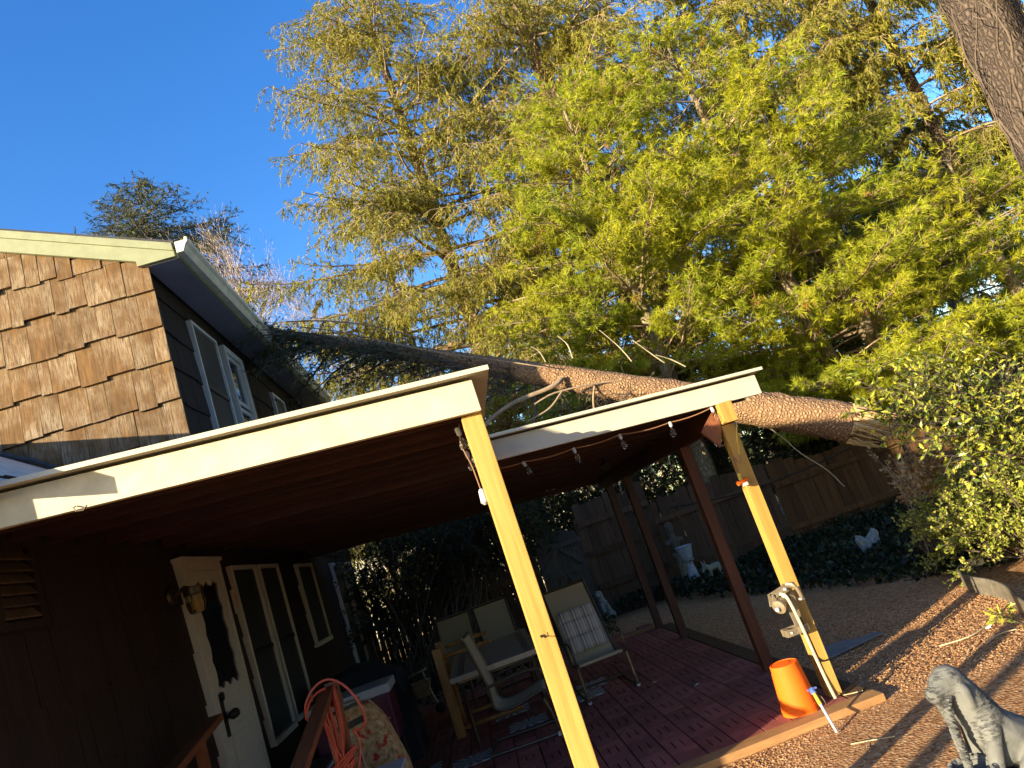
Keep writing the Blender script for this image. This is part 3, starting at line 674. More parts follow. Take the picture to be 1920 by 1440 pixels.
pc = thing('patio_cover', 'long low patio cover with cream fascia over the red paved terrace', 'patio cover', (1.97, 5.1, 0))
pf = thing('porch_cover', 'front lean-to cover with stained cream fascia on one yellow post', 'patio cover', (0.17, 3.15, 0))
def covers():
    # --- front cover
    corrugated('roof_sheet', -1.95, 0.30, 3.06, 4.985, pf, M['cream'])
    b = MB(); slope_board(b, XW + .03, 0.22, 3.10, 3.138, 0.012, 0.140); b.build('fascia', M['cream_stain'], pf, bev=.003)
    b = MB(); b.prism([(XW + .03, 3.045, ZR(XW + .03) + .001), (0.30, 3.045, ZR(.30) + .001), (.30, 3.045, ZR(.3) + .022), (XW + .03, 3.045, ZR(XW + .03) + .022)], (0, .012, 0)); b.build('drip_edge', M['cream'], pf)
    b = MB(); b.box((0.20, 3.14, ZR(.22) - .135), (0.222, 4.98, ZR(.22) - .012)); b.build('end_board', M['stainy'], pf)
    y = 3.30
    while y < 4.9:
        b = MB(); slope_board(b, XW + .03, 0.196, y, y + .038, 0.004, 0.13); b.build('joist', M['stainx'], pf); y += 0.30
    b = MB(); slope_board(b, XW + .03, 0.19, 3.145, 4.97, -0.0005, 0.004); b.build('ceiling_board', M['stainx'], pf)
    b = MB(); b.box((0.128, 3.139, -0.03), (0.217, 3.228, ZR(.17) - .153)); b.build('post', M['pine_post'], pf, bev=.004)
    b = MB(); b.tube([(-1.44, 3.097, 2.29), (-1.44, 3.075, 2.28), (-1.425, 3.06, 2.262), (-1.40, 3.065, 2.258), (-1.385, 3.07, 2.275)], .003, 6); b.build('hook', M['steel'], pf)
    b = MB(); b.tube([(0.165, 3.137, 1.213), (0.175, 3.112, 1.205), (0.188, 3.112, 1.21), (0.19, 3.115, 1.222)], .0022, 6); b.lathe((0.163, 3.134, 1.213), [(.006, 0), (.006, .004)], 8, (0, -1, 0)); b.build('screw_hook', M['black_metal'], pf)
    # --- long cover
    corrugated('roof_sheet', XW + .05, 2.315, 5.01, 10.35, pc, M['cream'])
    b = MB(); slope_board(b, 0.30, 2.275, 5.05, 5.088, 0.012, 0.142); b.build('fascia', M['cream'], pc, bev=.003)
    b = MB(); b.prism([(0.30, 4.99, ZR(.3) + .001), (2.32, 4.99, ZR(2.32) + .001), (2.32, 4.99, ZR(2.32) + .022), (0.30, 4.99, ZR(.3) + .022)], (0, .016, 0)); b.build('drip_edge', M['cream'], pc)
    y = 5.30
    while y < 10.3:
        b = MB(); slope_board(b, XW + .03, 2.25, y, y + .038, 0.004, 0.14); b.build('joist', M['stainx'], pc); y += 0.405
    b = MB(); slope_board(b, XW + .03, 2.27, 5.10, 10.3, -0.0005, 0.004); b.build('ceiling_board', M['stainx'], pc)
    zb = ZR(1.97) - .148
    b = MB(); b.box((1.93, 5.095, zb - .155), (2.03, 10.25, zb)); b.build('side_beam', M['stainy'], pc, bev=.003)
    b = MB(); b.box((1.931, 5.02, zb - .15), (2.031, 5.094, zb - .004)); b.build('beam_end', M['pine_post'], pc, bev=.004)
    b = MB(); slope_board(b, XW + .03, 1.925, 10.19, 10.23, 0.145, 0.07); b.build('back_beam', M['stainx'], pc)
    b = MB(); b.prism([(1.87, 5.10, zb - .29), (1.928, 5.10, zb - .155), (1.928, 5.10, zb - .02), (1.78, 5.10, zb - .15)], (0, .038, 0)); b.build('brace', M['rail'], pc)
    for k, (y, m) in enumerate(((5.09, 'pine_post'), (6.19, 'stain'), (8.64, 'stain'), (9.78, 'stain'))):
        b = MB(); b.box((1.928, y, -0.03), (2.017, y + .089, zb - .156)); o = b.build('post', M[m], pc, bev=.004)
        if k == 0: o['label'] = 'bare yellow corner post of the long patio cover'
covers()

# ------------------------------------------------------------------ terrace
deck = thing('terrace', 'red rubber paver terrace edged with tan boards under the patio cover', 'terrace', (0, 5, -0.03))
def terrace():
    # one paver: two narrow slots sunk into its face
    wx, wy, t = 0.183, 0.383, 0.03; xs = [0, .056, .066, .118, .128, wx]; ys = [0, .11, .275, wy]
    vs, fs, idx = [], [], {}
    def V(x, y, z):
        k = (round(x, 4), round(y, 4), round(z, 4))
        if k not in idx: idx[k] = len(vs); vs.append((x, y, z))
        return idx[k]
    for i in range(5):
        for j in range(3):
            x0, x1, y0, y1 = xs[i], xs[i + 1], ys[j], ys[j + 1]; s = (i in (1, 3)) and j == 1
            z = -0.020 if s else 0
            fs.append((V(x0, y0, z), V(x1, y0, z), V(x1, y1, z), V(x0, y1, z)))
            if s:
                for (a, c) in (((x0, y0), (x1, y0)), ((x1, y0), (x1, y1)), ((x1, y1), (x0, y1)), ((x0, y1), (x0, y0))): fs.append((V(*a, 0), V(*c, 0), V(*c, z), V(*a, z)))
    e = 0.004
    ring = [(0, 0), (wx, 0), (wx, wy), (0, wy)]
    for k in range(4):
        a, c = ring[k], ring[(k + 1) % 4]; fs.append((V(*a, 0), V(*a, -t), V(*c, -t), V(*c, 0)))
    b = MB(); b.add(vs, fs); src = b.build('paver', M['paver'], deck, origin=(0, 0, 0))
    px, py = 0.1935, 0.3955; first = True; cnt = 0
    pale = {(5, 2), (5, 3), (6, 3), (6, 4), (9, 4), (13, 6), (13, 5), (9, 7), (4, 4), (4, 3), (12, 6)}
    b = MB(); b.box((0, 0, -0.03), (wx, wy, 0.0)); psrc = None
    rest = []
    for i in range(20):
        X = 1.985 - px * (i + 1)
        for j in range(14):
            Y = 4.945 + py * (j - (0.5 if i % 2 else 0)); 
            if Y + wy < 4.95: continue
            if Y < 4.945: continue
            if Y > 10.2: continue
            # the ones that show
            if X < -0.95 - 0.0 * j and Y < 6.0: rest.append((X, Y)); continue
            if X < -1.6: rest.append((X, Y)); continue
            o = src if first else inst('paver', src, (X, Y, 0), deck)
            if first: src.location = Vector((X, Y, 0)) - wpos(deck); first = False
            o.rotation_euler = (RNG.uniform(-.004, .004), RNG.uniform(-.004, .004), 0); cnt += 1
    # half pavers at the front edge and hidden ones joined
    b = MB(); b.box((0, 0, -.03), (wx, py / 2 - .006, -.0005)); hs_ = None
    for i in range(1, 20, 2):
        X = 1.985 - px * (i + 1)
        if hs_ is None: hs_ = b.build('half_paver', M['paver'], deck, origin=(0, 0, 0)); hs_.location = Vector((X, 4.945, 0)) - wpos(deck)
        else: inst('half_paver', hs_, (X, 4.945, 0), deck)
    b = MB()
    for X, Y in rest: b.box((X, Y, -.03), (X + wx, Y + wy, 0))
    if rest: b.build('covered_pavers', M['paver'], deck, kind='stuff')
    # front and side border boards, mitred by butting
    for y0, y1, x0, x1 in ((4.80, 4.937, -1.2, 0.62), (4.80, 4.937, 0.624, 2.146)):
        b = MB(); b.box((x0, y0, -.045), (x1, y1, .004)); b.build('border_board', M['tan_board'], deck, bev=.004)
    for y0, y1 in ((4.941, 7.3), (7.304, 9.9)):
        b = MB(); b.box((1.992, y0, -.045), (2.14, y1, .002)); b.build('border_board', M['fence_new'], deck, bev=.004)
    b = MB(); b.box((0.9, 9.93, -.04), (1.99, 9.99, .03)); b.build('border_rail', M['tan_wire'], deck)
    print('pavers', cnt, len(rest))
terrace()
def mats():
    spots = [(-0.98, 7.05), (-0.98, 6.66), (-0.52, 6.85), (0.02, 7.42), (0.72, 8.0), (0.62, 7.62), (-0.10, 8.1)]
    src = None
    for k, (x, y) in enumerate(spots):
        lab = ['pale patterned tile under the wooden frame, far one of the left pair', 'pale patterned tile under the wooden frame, near one of the left pair', 'pale starburst tile at the foot of the honey wooden frame', 'pale starburst tile under the side-on sling chair', 'pale tile behind the feet of the rocking chair', 'pale tile with a leaf mark under the rocking chair seat', 'pale tile in the shade under the table'][k]
        b = MB(); b.box((x - .18, y - .15, .001), (x + .18, y + .15, .008)); o = b.build('floor_tile', M['paletile'], None, origin=(x, y, .001))
        tag(o, lab, 'floor tile', 'pale patterned tiles laid on the terrace')
mats()

# ------------------------------------------------------------------ fence and gate
def fence_panel(name, label, A, B, h, bw, gap, mat, rails=(0.35, 1.25), rag=0.03, z0=-0.1, seed=1, posts=True, group=None, tilt=0.0, side=-1):
    rng = random.Random(seed); A, B = Vector((*A, z0)), Vector((*B, z0)); d = (B - A); L = d.length; d.normalize(); nn = Vector((d.y, -d.x, 0)) * -side
    t = thing(name, label, 'fence', A, group); x = 0; src = None
    while x < L - 0.01:
        w_ = min(bw * rng.uniform(.92, 1.06), L - x); p = A + d * x; hh = h + rng.uniform(-rag, rag); off = nn * rng.uniform(-.004, .004); lean = Vector((rng.uniform(-.012, .012) + tilt * hh, 0, 0))
        b = MB(); q0 = p + off; q1 = p + d * (w_ - gap) + off; up = Vector((0, 0, hh)) + lean; c = 0.02
        top = [q1 + up - Vector((0, 0, c)), q1 + up - d * c, q0 + up + d * c, q0 + up - Vector((0, 0, c))]
        b.prism([q0, q1] + top, nn * 0.016); b.build('board', mat, t); x += w_
    for r in rails:
        b = MB(); b.bar(A + Vector((0, 0, r)) + nn * 0.038, B + Vector((0, 0, r)) + nn * 0.038, 0.040, 0.085); b.build('rail', mat, t)
    return t
fence_panel('picket_fence', 'old brown picket fence with light between its thin slats behind the table', (-2.6, 12.75), (0.93, 12.62), 1.42, 0.085, 0.009, M['fence'], (0.45, 1.12), 0.05, seed=2)
fence_panel('board_fence', 'tall grey brown board fence right of the arched gate', (1.80, 12.60), (3.05, 12.60), 1.95, 0.14, 0.003, M['fence'], (0.55, 1.10, 1.60), 0.05, seed=3)
fence_panel('board_fence', 'dark board fence behind the ivy, between the arched gate fence and the fallen trunk', (3.07, 12.66), (5.25, 12.75), 1.62, 0.15, 0.004, M['fence'], (0.45, 1.25), 0.06, seed=4)
fence_panel('board_fence', 'brown board fence leaning under the broken end of the fallen trunk', (5.28, 12.72), (7.6, 12.45), 1.50, 0.17, 0.006, M['fence_new'], (0.40, 1.15), 0.10, seed=5, tilt=-0.02)
fence_panel('board_fence', 'rail backed board fence at far right behind the boxwood', (7.62, 12.4), (11.5, 11.6), 1.5, 0.16, 0.005, M['fence_new'], (0.40, 1.15), 0.08, seed=6)
def gate():
    t = thing('arched_gate', 'weathered grey gate with arched top and triangular braces', 'gate', (0.97, 12.6, -0.1))
    x0, x1, y = 0.98, 1.76, 12.60; cx = (x0 + x1) / 2; n = 7; wd = (x1 - x0) / n
    def top(x): return 1.34 + 0.19 * max(0, 1 - ((x - cx) / (0.40)) ** 2) ** .5
    for i in range(n):
        a, c = x0 + i * wd, x0 + (i + 1) * wd - .004; xs = np.linspace(a, c, 4)
        b = MB(); b.prism([(a, y, -.06), (c, y, -.06)] + [(x, y, top(x)) for x in xs[::-1]], (0, .018, 0)); b.build('board', M['gate'], t)
    for z in (0.28, 0.86, 1.30):
        b = MB(); b.box((x0, y - .034, z - .035), (x1, y - .001, z + .035)); b.build('rail', M['gate'], t)
    for (a, c) in (((x0 + .02, .90), (cx - .02, 1.26)), ((x1 - .02, .90), (cx + .02, 1.26)), ((x0 + .02, .32), (cx - .02, .82)), ((x1 - .02, .32), (cx + .02, .82))):
        b = MB(); b.bar((a[0], y - .016, a[1]), (c[0], y - .016, c[1]), .026, .075); b.build('brace', M['gate'], t)
    for k, x in enumerate((x0 - .06, x1 + .03)):
        b = MB(); b.box((x - .04, y - .01, -.1), (x + .045, y + .08, 1.5 + .1 * k)); b.build('post', M['fence'], t, bev=.006)
gate()

# ------------------------------------------------------------------ stoop with rails, and what stands on it
def stoop():
    t = thing('wooden_stoop', 'red brown wooden stoop and hand rails at the white door', 'stoop', (-1.5, 5.6, 0))
    for i in range(9):
        b = MB(); x0 = -1.955 + i * .125; b.box((x0, 4.95, .12), (x0 + .12, 6.55, .155)); b.build('board', M['stainy'], t)
    b = MB(); b.box((-1.955, 4.955, 0.002), (-.84, 4.99, .118)); b.build('riser', M['stainx'], t)
    b = MB(); b.bar((-1.075, 4.88, -.02), (-1.045, 4.90, 1.115), .085, .04, (1, 0, 0)); b.build('post', M['rail'], t, bev=.004)
    b = MB(); b.bar((-1.085, 4.90, 1.125), (-1.11, 3.15, .735), .040, .085, (1, .0, .0)); b.build('handrail', M['rail'], t, bev=.005)
    b = MB(); b.box((-1.10, 4.915, 1.02), (-1.02, 4.95, 1.16)); b.build('rail_cap', M['rail'], t, bev=.004)
    b = MB(); b.bar((-1.77, 4.95, 1.185), (-1.80, 3.2, .90), .04, .09, (1, 0, 0)); b.build('handrail', M['rail'], t, bev=.005)
    b = MB(); b.bar((-1.80, 4.70, -.02), (-1.80, 4.70, 1.10), .085, .04, (1, 0, 0)); b.build('post', M['rail'], t, bev=.004)
    b = MB(); b.bar((-1.11, 3.5, -.03), (-1.11, 3.5, .76), .085, .04, (1, 0, 0)); b.build('post', M['rail'], t, bev=.004)
stoop()
def cord_coil():
    rng = random.Random(4); b = MB(); y = 4.84
    def loop(pts, r=.0062):
        # smooth through the points
        P = [Vector(p) for p in pts]; q = []
        for i in range(len(P) - 1):
            p0, p1, p2, p3 = P[max(i - 1, 0)], P[i], P[i + 1], P[min(i + 2, len(P) - 1)]
            for k in range(7):
                u = k / 7; q.append(0.5 * ((2 * p1) + (-p0 + p2) * u + (2 * p0 - 5 * p1 + 4 * p2 - p3) * u * u + (-p0 + 3 * p1 - 3 * p2 + p3) * u ** 3))
        q.append(P[-1]); b.tube(q, r, 6)
    for i in range(15):
        dx = rng.uniform(-.055, .065); dz = rng.uniform(-.03, .02); lo = .50 + rng.uniform(-.07, .09); yy = y - rng.uniform(0, .05)
        loop([(-1.07 + dx * .6, yy + .05, 1.13 + dz), (-1.085 + dx, yy, 1.09 + dz), (-1.08 + dx * .9, yy - .02, .92), (-1.09 + dx * .5, yy - .03, .75), (-1.09 + dx * 1.3, yy - .03, .62), (-1.085 + dx * 1.5, yy, lo)])
    for i in range(9):                       # wrap round the bundle
        z = .74 - i * .011 + rng.uniform(-.01, .01); r = .09 + rng.uniform(-.012, .014); dz = rng.uniform(.01, .04)
        loop([(-1.09 + r * math.cos(a), y - .03 + r * .55 * math.sin(a), z + dz * math.cos(a) + .03 * math.cos(a)) for a in np.linspace(-2.8 + rng.uniform(-.3, .3), 2.2 + rng.uniform(-.4, .6), 9)])
    for i in range(8):
        dx = rng.uniform(-.05, .05)
        loop([(-1.06 + dx, y - .06, .69), (-1.12 + dx, y - .07, .66 + dx), (-1.19 + dx * .5, y - .07, .58), (-1.22 + dx, y - .06, .48), (-1.23 + dx, y - .04, .40)])
    # large loose loop over the post
    loop([(-1.22, y - .05, 1.02), (-1.20, y - .06, 1.10), (-1.13, y - .05, 1.175), (-1.04, y - .04, 1.19), (-.955, y - .05, 1.12), (-.90, y - .06, 1.00), (-.895, y - .06, .90), (-.93, y - .05, .865), (-.98, y - .06, .875)], .0075)
    loop([(-1.21, y - .05, 1.05), (-1.17, y - .055, 1.11), (-1.12, y - .05, 1.14), (-1.07, y - .04, 1.15)], .0075)
    loop([(-1.22, y - .05, 1.02), (-1.15, y - .07, 1.0), (-1.10, y - .08, .93), (-1.09, y - .07, .80), (-1.06, y - .07, .72)], .0065)
    loop([(-.97, y - .06, .87), (-.955, y - .07, .80), (-.975, y - .08, .72), (-1.02, y - .07, .62), (-1.06, y - .05, .56)], .0065)
    o = b.build('extension_cord', M['cord'], None, True, origin=(-1.08, y, .9))
    tag(o, 'coiled coral orange extension cord hanging over the rail post', 'cord')
cord_coil()
def floral_bag():
    t = thing('floral_bag', 'red and tan floral tote bag with a slot handle behind the orange cord', 'bag', (-1.0, 5.3, .155))
    b = MB(); P = [(-1.23, .16), (-.78, .16), (-.80, .50), (-.87, .80), (-.945, .93), (-1.02, .945), (-1.19, .93), (-1.24, .80)]
    b.prism([(x, 5.22, z) for x, z in P], (0, .22, 0)); b.build('body', M['floral'], t, bev=.03)
    b = MB(); b.prism([(-1.155 + .0, 5.214, .81), (-.985, 5.214, .835), (-.965, 5.214, .855), (-.985, 5.214, .875), (-1.155, 5.214, .855)], (0, .01, 0)); b.build('handle_slot', M['black_plastic'], t)
    b = MB(); b.tube([(-1.05, 5.212, .79), (-1.045, 5.205, .55), (-1.03, 5.21, .17)], .006, 6); b.tube([(-1.09, 5.212, .79), (-1.10, 5.205, .55), (-1.09, 5.21, .17)], .004, 6); b.build('seam', M['beige_cord'], t)
floral_bag()
def cooler():
    t = thing('patio_cooler', 'maroon patio cooler with a pale lid beside the covered grill', 'cooler', (-1.25, 6.75, 0))
    b = MB(); b.box((-1.62, 6.45, .44), (-.975, 6.85, .80)); b.build('body', M['maroon'], t, bev=.015)
    b = MB(); b.box((-1.64, 6.42, .803), (-.955, 6.88, .875)); b.build('lid', M['grey_lid'], t, bev=.012)
    b = MB(); b.tube([(-1.4, 6.415, .84), (-1.4, 6.39, .84), (-1.2, 6.39, .84), (-1.2, 6.415, .84)], .008, 8); b.build('handle', M['steel'], t)
    for x in (-1.58, -1.01):
        for y in (6.49, 6.81):
            b = MB(); b.tube([(x, y, 0), (x, y, .44)], .014, 8); b.build('leg', M['black_metal'], t)
    b = MB(); b.box((-1.6, 6.47, .14), (-.99, 6.83, .155)); b.build('shelf', M['black_metal'], t)
    # small raised script-like badge
    b = MB(); rng = random.Random(3)
    for i in range(5):
        x = -1.115 + i * .022; b.tube([(x, 6.448, .60), (x + .006, 6.446, .625 + rng.uniform(-.006, .008)), (x + .012, 6.446, .605), (x + .02, 6.448, .615)], .0022, 5)
    b.build('badge', M['grey_lid'], t)
cooler()
def grill():
    t = thing('covered_grill', 'grill under a dark navy cover against the house wall', 'grill', (-1.35, 7.9, 0))
    rng = np.random.default_rng(4); nx, ny = 30, 18; vs = []; fs = []
    x0, x1, y0, y1 = -1.92, -1.0, 7.6, 8.25
    # draped cover: a rounded hump in the middle, folds down the sides
    prof = [(0, .0), (0, .35), (.005, .64), (.06, .80), (.16, .84), (.26, .93), (.5, .97), (.74, .93), (.84, .84), (.94, .80), (.995, .64), (1, .35), (1, 0)]
    ys = [(0, -.02), (.02, -.05), (.1, -.01), (.5, 0), (.9, -.01), (.98, -.05), (1, -.02)]
    for u, z in prof:
        for v, dz in ys:
            k = 0.012 * math.sin(u * 40 + v * 9) + .01 * rng.normal()
            zz = z + (dz if z > .1 else 0)
            if v in (0, 1): zz *= .0
            vs.append((x0 + u * (x1 - x0) + k, y0 + v * (y1 - y0) + k * .7, max(0, zz)))
    m = len(ys); fs = [(i * m + j, i * m + j + 1, (i + 1) * m + j + 1, (i + 1) * m + j) for i in range(len(prof) - 1) for j in range(m - 1)]
    b = MB(); b.add(vs, fs)
    # front and back skirts
    for vv in (0.0, 1.0):
        n0 = len(b.v); 
        for u, z in prof: b.v += [(x0 + u * (x1 - x0), y0 + vv * (y1 - y0), 0), (x0 + u * (x1 - x0) + .008 * math.sin(u * 50), y0 + vv * (y1 - y0) + (.01 if vv == 0 else -.01), max(z - .03, 0))]
        b.f += [(n0 + 2 * i, n0 + 2 * i + 1, n0 + 2 * i + 3, n0 + 2 * i + 2) for i in range(len(prof) - 1)]
    b.build('cover', M['navy'], t, True)
    b = MB(); b.box((-1.78, 7.68, .02), (-1.14, 8.15, .70)); b.build('cabinet', M['black_metal'], t)
grill()
def bins():
    t = thing('storage_bin', 'grey white plastic bin at the bottom edge in front of the floral bag', 'bin', (-.9, 4.8, 0))
    b = MB(); b.prism([(-1.0, 4.72, 0), (-.80, 4.72, 0), (-.77, 4.70, .57), (-1.03, 4.70, .57)], (0, .22, 0)); b.build('body', M['grey_lid'], t, bev=.01)
    b = MB(); b.box((-1.05, 4.68, .572), (-.755, 4.94, .605)); b.build('lid', M['grey_lid'], t, bev=.01)
    t = thing('plastic_tote', 'black plastic tote with a pale rim under the sliding windows', 'tote', (-1.7, 6.3, .155))
    b = MB(); b.prism([(-1.92, 5.9, .16), (-1.5, 5.9, .16), (-1.46, 5.9, .50), (-1.95, 5.9, .50)], (0, .4, 0)); b.build('body', M['black_plastic'], t, bev=.01)
    b = MB(); b.box((-1.97, 5.88, .502), (-1.44, 6.33, .52)); b.build('rim', M['grey_lid'], t, bev=.004)
    b = MB(); b.box((-1.955, 5.895, .521), (-1.455, 6.315, .535)); b.build('lid', M['black_plastic'], t, bev=.004)
bins()

# ------------------------------------------------------------------ furniture
def table():
    t = thing('patio_table', 'pale tile topped patio table with dark end stripes under the cover', 'table', (-.1, 8.0, 0))
    x0, x1, y0, y1, z = -.53, .31, 7.08, 8.95, .64
    b = MB(); b.box((x0 + .012, y0 + .012, z - .02), (x1 - .012, y1 - .012, z)); b.build('tabletop', M['tabletop'], t, bev=.003)
    b = MB()
    for a, c in (((x0, y0, z - .04), (x1, y0 + .011, z + .004)), ((x0, y1 - .011, z - .04), (x1, y1, z + .004)), ((x0, y0 + .011, z - .04), (x0 + .011, y1 - .011, z + .004)), ((x1 - .011, y0 + .011, z - .04), (x1, y1 - .011, z + .004))): b.box(a, c)
    b.build('frame', M['tabletop'], t)
    for x in (x0 + .07, x0 + .095, x0 + .12, x1 - .125, x1 - .10, x1 - .075):
        b = MB(); b.box((x, y0 + .03, z + .0005), (x + .008, y1 - .03, z + .0025)); b.build('stripe', M['tablestripe'], t)
    for x in (x0 + .08, x1 - .08):
        for y in (y0 + .12, y1 - .12):
            b = MB(); b.tube([(x, y, z - .02), (x, y, 0)], .02, 8); b.build('leg', M['bronze'], t, True)
    b = MB(); b.box((x0 + .06, y0 + .1, z - .075), (x1 - .06, y0 + .13, z - .041)); b.box((x0 + .06, y1 - .13, z - .075), (x1 - .06, y1 - .1, z - .041)); b.build('apron', M['bronze'], t)
table()

def arc(P, n=5):
    P = [Vector(p) for p in P]; q = []
    for i in range(len(P) - 1):
        p0, p1, p2, p3 = P[max(i - 1, 0)], P[i], P[i + 1], P[min(i + 2, len(P) - 1)]
        for k in range(n):
            u = k / n; q.append(0.5 * ((2 * p1) + (-p0 + p2) * u + (2 * p0 - 5 * p1 + 4 * p2 - p3) * u * u + (-p0 + 3 * p1 - 3 * p2 + p3) * u ** 3))
    q.append(P[-1]); return q

def sling_chair(label, loc, rz, w=.46, hi=.97, group='taupe sling chairs round the patio table', seat=.34, lean=.30, rocker=False):
    """faces local -Y; cantilever tube frame"""
    t = thing('sling_chair' if not rocker else 'rocking_chair', label, 'chair', loc, group if not rocker else None)
    c, s = math.cos(rz), math.sin(rz); L = Vector(loc)
    def W(x, y, z): return L + Vector((x * c - y * s, x * s + y * c, z))
    h = w / 2
    prof = [(.22 + lean, hi), (.20 + lean * .92, hi - .10), (.16 + lean * .35, hi - .42), (.17, seat + .05), (.10, seat - .005), (-.05, seat), (-.24, seat + .045), (-.275, seat + .02)]
    pr = arc([(0, y, z) for y, z in prof], 5)
    b = MB(); vs = []; n = len(pr)
    for p in pr: vs += [W(-h + .012, p.y, p.z), W(h - .012, p.y, p.z)]
    fs = [(2 * i, 2 * i + 1, 2 * i + 3, 2 * i + 2) for i in range(n - 1)]
    # thickness
    off = len(vs)
    for i, p in enumerate(pr):
        d = (pr[min(i + 1, n - 1)] - pr[max(i - 1, 0)]).normalized(); nn = Vector((0, -d.z, d.y)) * .006
        vs += [W(-h + .012, p.y + nn.y, p.z + nn.z), W(h - .012, p.y + nn.y, p.z + nn.z)]
    fs += [(off + 2 * i, off + 2 * i + 2, off + 2 * i + 3, off + 2 * i + 1) for i in range(n - 1)] + [(2 * i, 2 * i + 2, off + 2 * i + 2, off + 2 * i) for i in range(n - 1)] + [(2 * i + 1, off + 2 * i + 1, off + 2 * i + 3, 2 * i + 3) for i in range(n - 1)] + [(0, off, off + 1, 1), (2 * n - 2, 2 * n - 1, off + 2 * n - 1, off + 2 * n - 2)]
    b.add(vs, fs); b.build('sling', M['sling'], t, True)
    for sx in (-1, 1):
        b = MB(); b.tube([W(sx * h, p.y, p.z) for p in pr], .014, 8); b.build('side_rail', M['bronze'], t, True)
        b = MB(); za = seat + .21
        b.tube([W(sx * (h + .02), q.y, q.z) for q in arc([(0, .22 + lean * .3, za - .01), (0, .0, za + .015), (0, -.22, za + .02), (0, -.30, za - .03), (0, -.30, za - .16), (0, -.26, seat + .02)], 5)], .013, 8); b.build('armrest', M['bronze'], t, True)
        b = MB()
        if rocker: q = arc([(0, -.30, seat + .02), (0, -.33, .12), (0, -.34, .03), (0, -.15, .006), (0, .2, .01), (0, .55, .07)], 6)
        else: q = arc([(0, -.24, seat - .02), (0, -.28, .14), (0, -.27, .03), (0, -.16, .014), (0, .24, .014), (0, .32, .02)], 6)
        b.tube([W(sx * (h + .012), p.y, p.z) for p in q], .014, 8); b.build('leg', M['bronze'], t, True)
        b = MB(); b.lathe(W(sx * (h + .012), -.33 if rocker else -.28, .0), [(.018, 0), (.018, .03), (.0, .031)], 8); b.build('foot_cap', M['grey_lid'], t)
    for yz, r_ in (((.30, .02), .012), ((.10, seat - .02), .012), ((pr[0].y, pr[0].z), .014)):
        b = MB(); b.tube([W(-h, *yz), W(h, *yz)], r_, 8); b.build('cross_bar', M['bronze'], t, True)
    return t, W
sling_chair('taupe sling chair seen from the side, nearest to the camera, in front of the table', (-.02, 6.88, 0), math.radians(84), .44, .97, seat=.33, lean=.04)
sling_chair('taupe sling chair behind the table, left of the pair with square backs', (-.50, 9.15, 0), math.radians(-6), .42, 1.0, lean=.12)
sling_chair('taupe sling chair behind the table, right of the pair with square backs', (.03, 9.25, 0), math.radians(4), .42, 1.0, lean=.12)
rk_, RW = sling_chair('taupe sling rocking chair holding a striped cushion', (.83, 7.58, 0), math.radians(3), .46, .985, seat=.30, lean=.36, rocker=True)
def cushion():
    # tufted pad leaning on the rocker's back
    vs, fs = [], []; nx, nz = 26, 30
    A = RW(0, .175, .365); Bp = RW(0, .39, .76); up = (Bp - A); L = up.length; up.normalize(); rx = Vector((math.cos(math.radians(3)), math.sin(math.radians(3)), 0)); nn = rx.cross(up).normalized()
    if nn.y > 0: nn = -nn
    for side in (1, -1):
        for j in range(nz + 1):
            for i in range(nx + 1):
                u, v = i / nx * 2 - 1, j / nz; e = max(0, (1 - abs(u) ** 5)) * max(0, 1 - abs(2 * v - 1) ** 6)
                tuft = 1 - .55 * math.exp(-((v - .36) / .03) ** 2) - .55 * math.exp(-((v - .72) / .03) ** 2) - .3 * math.exp(-((u) / .05) ** 2) * math.exp(-((v - .36) / .08) ** 2)
                th = (.012 + .05 * e ** .5 * tuft) if side > 0 else -.02 * e
                wx = .205 * (1 - .10 * max(0, v - .8) / .2)
                p = A + rx * (u * wx) + up * (v * L) + nn * (th + .012) ; vs.append(p)
    m = (nx + 1) * (nz + 1)
    for s in (0, m):
        for j in range(nz):
            for i in range(nx):
                a = s + j * (nx + 1) + i; q = (a, a + 1, a + nx + 2, a + nx + 1); fs.append(q if s == 0 else q[::-1])
    ring = [j * (nx + 1) for j in range(nz + 1)] + [nz * (nx + 1) + i for i in range(1, nx + 1)] + [j * (nx + 1) + nx for j in range(nz - 1, -1, -1)] + [i for i in range(nx - 1, 0, -1)]
    for k in range(len(ring)): a, c = ring[k], ring[(k + 1) % len(ring)]; fs.append((a, c, c + m, a + m))
    b = MB(); b.add(vs, fs); o = b.build('seat_cushion', M['cushion'], None, True, origin=tuple(A)); tag(o, 'tufted striped cushion leaning on the rocking chair back', 'cushion')
cushion()
def honey_frame():
    t = thing('turned_rail_stand', 'honey coloured wooden post frame with turned rails at the left end of the table', 'wooden frame', (-.62, 7.84, 0))
    for (y, h) in ((7.80, .86), (8.42, .86)):
        b = MB(); b.box((-.675, y, 0), (-.585, y + .09, h)); b.build('post', M['honey'], t, bev=.008)
    def rung(y, z, L, nm='turned_rail'):
        b = MB(); b.lathe((-.585, y, z), [(.016, 0), (.018, .04), (.028, .055), (.020, .07), (.024, .09), (.022, L * .5), (.024, L - .10), (.018, L - .08), (.028, L - .06), (.014, L - .045), (.020, L - .02), (.008, L)], 12, (1, .0, .0)); b.build(nm, M['honey'], t, True)
    rung(7.845, .76, .50); rung(8.46, .79, .48); rung(7.845, .07, .62); rung(8.46, .07, .6)
    b = MB(); b.box((-.645, 7.892, .60), (-.615, 8.418, .72)); b.build('side_rail', M['honey'], t, bev=.004)
    b = MB(); b.box((-.645, 7.892, .10), (-.615, 8.418, .18)); b.build('side_rail', M['honey'], t, bev=.004)
honey_frame()
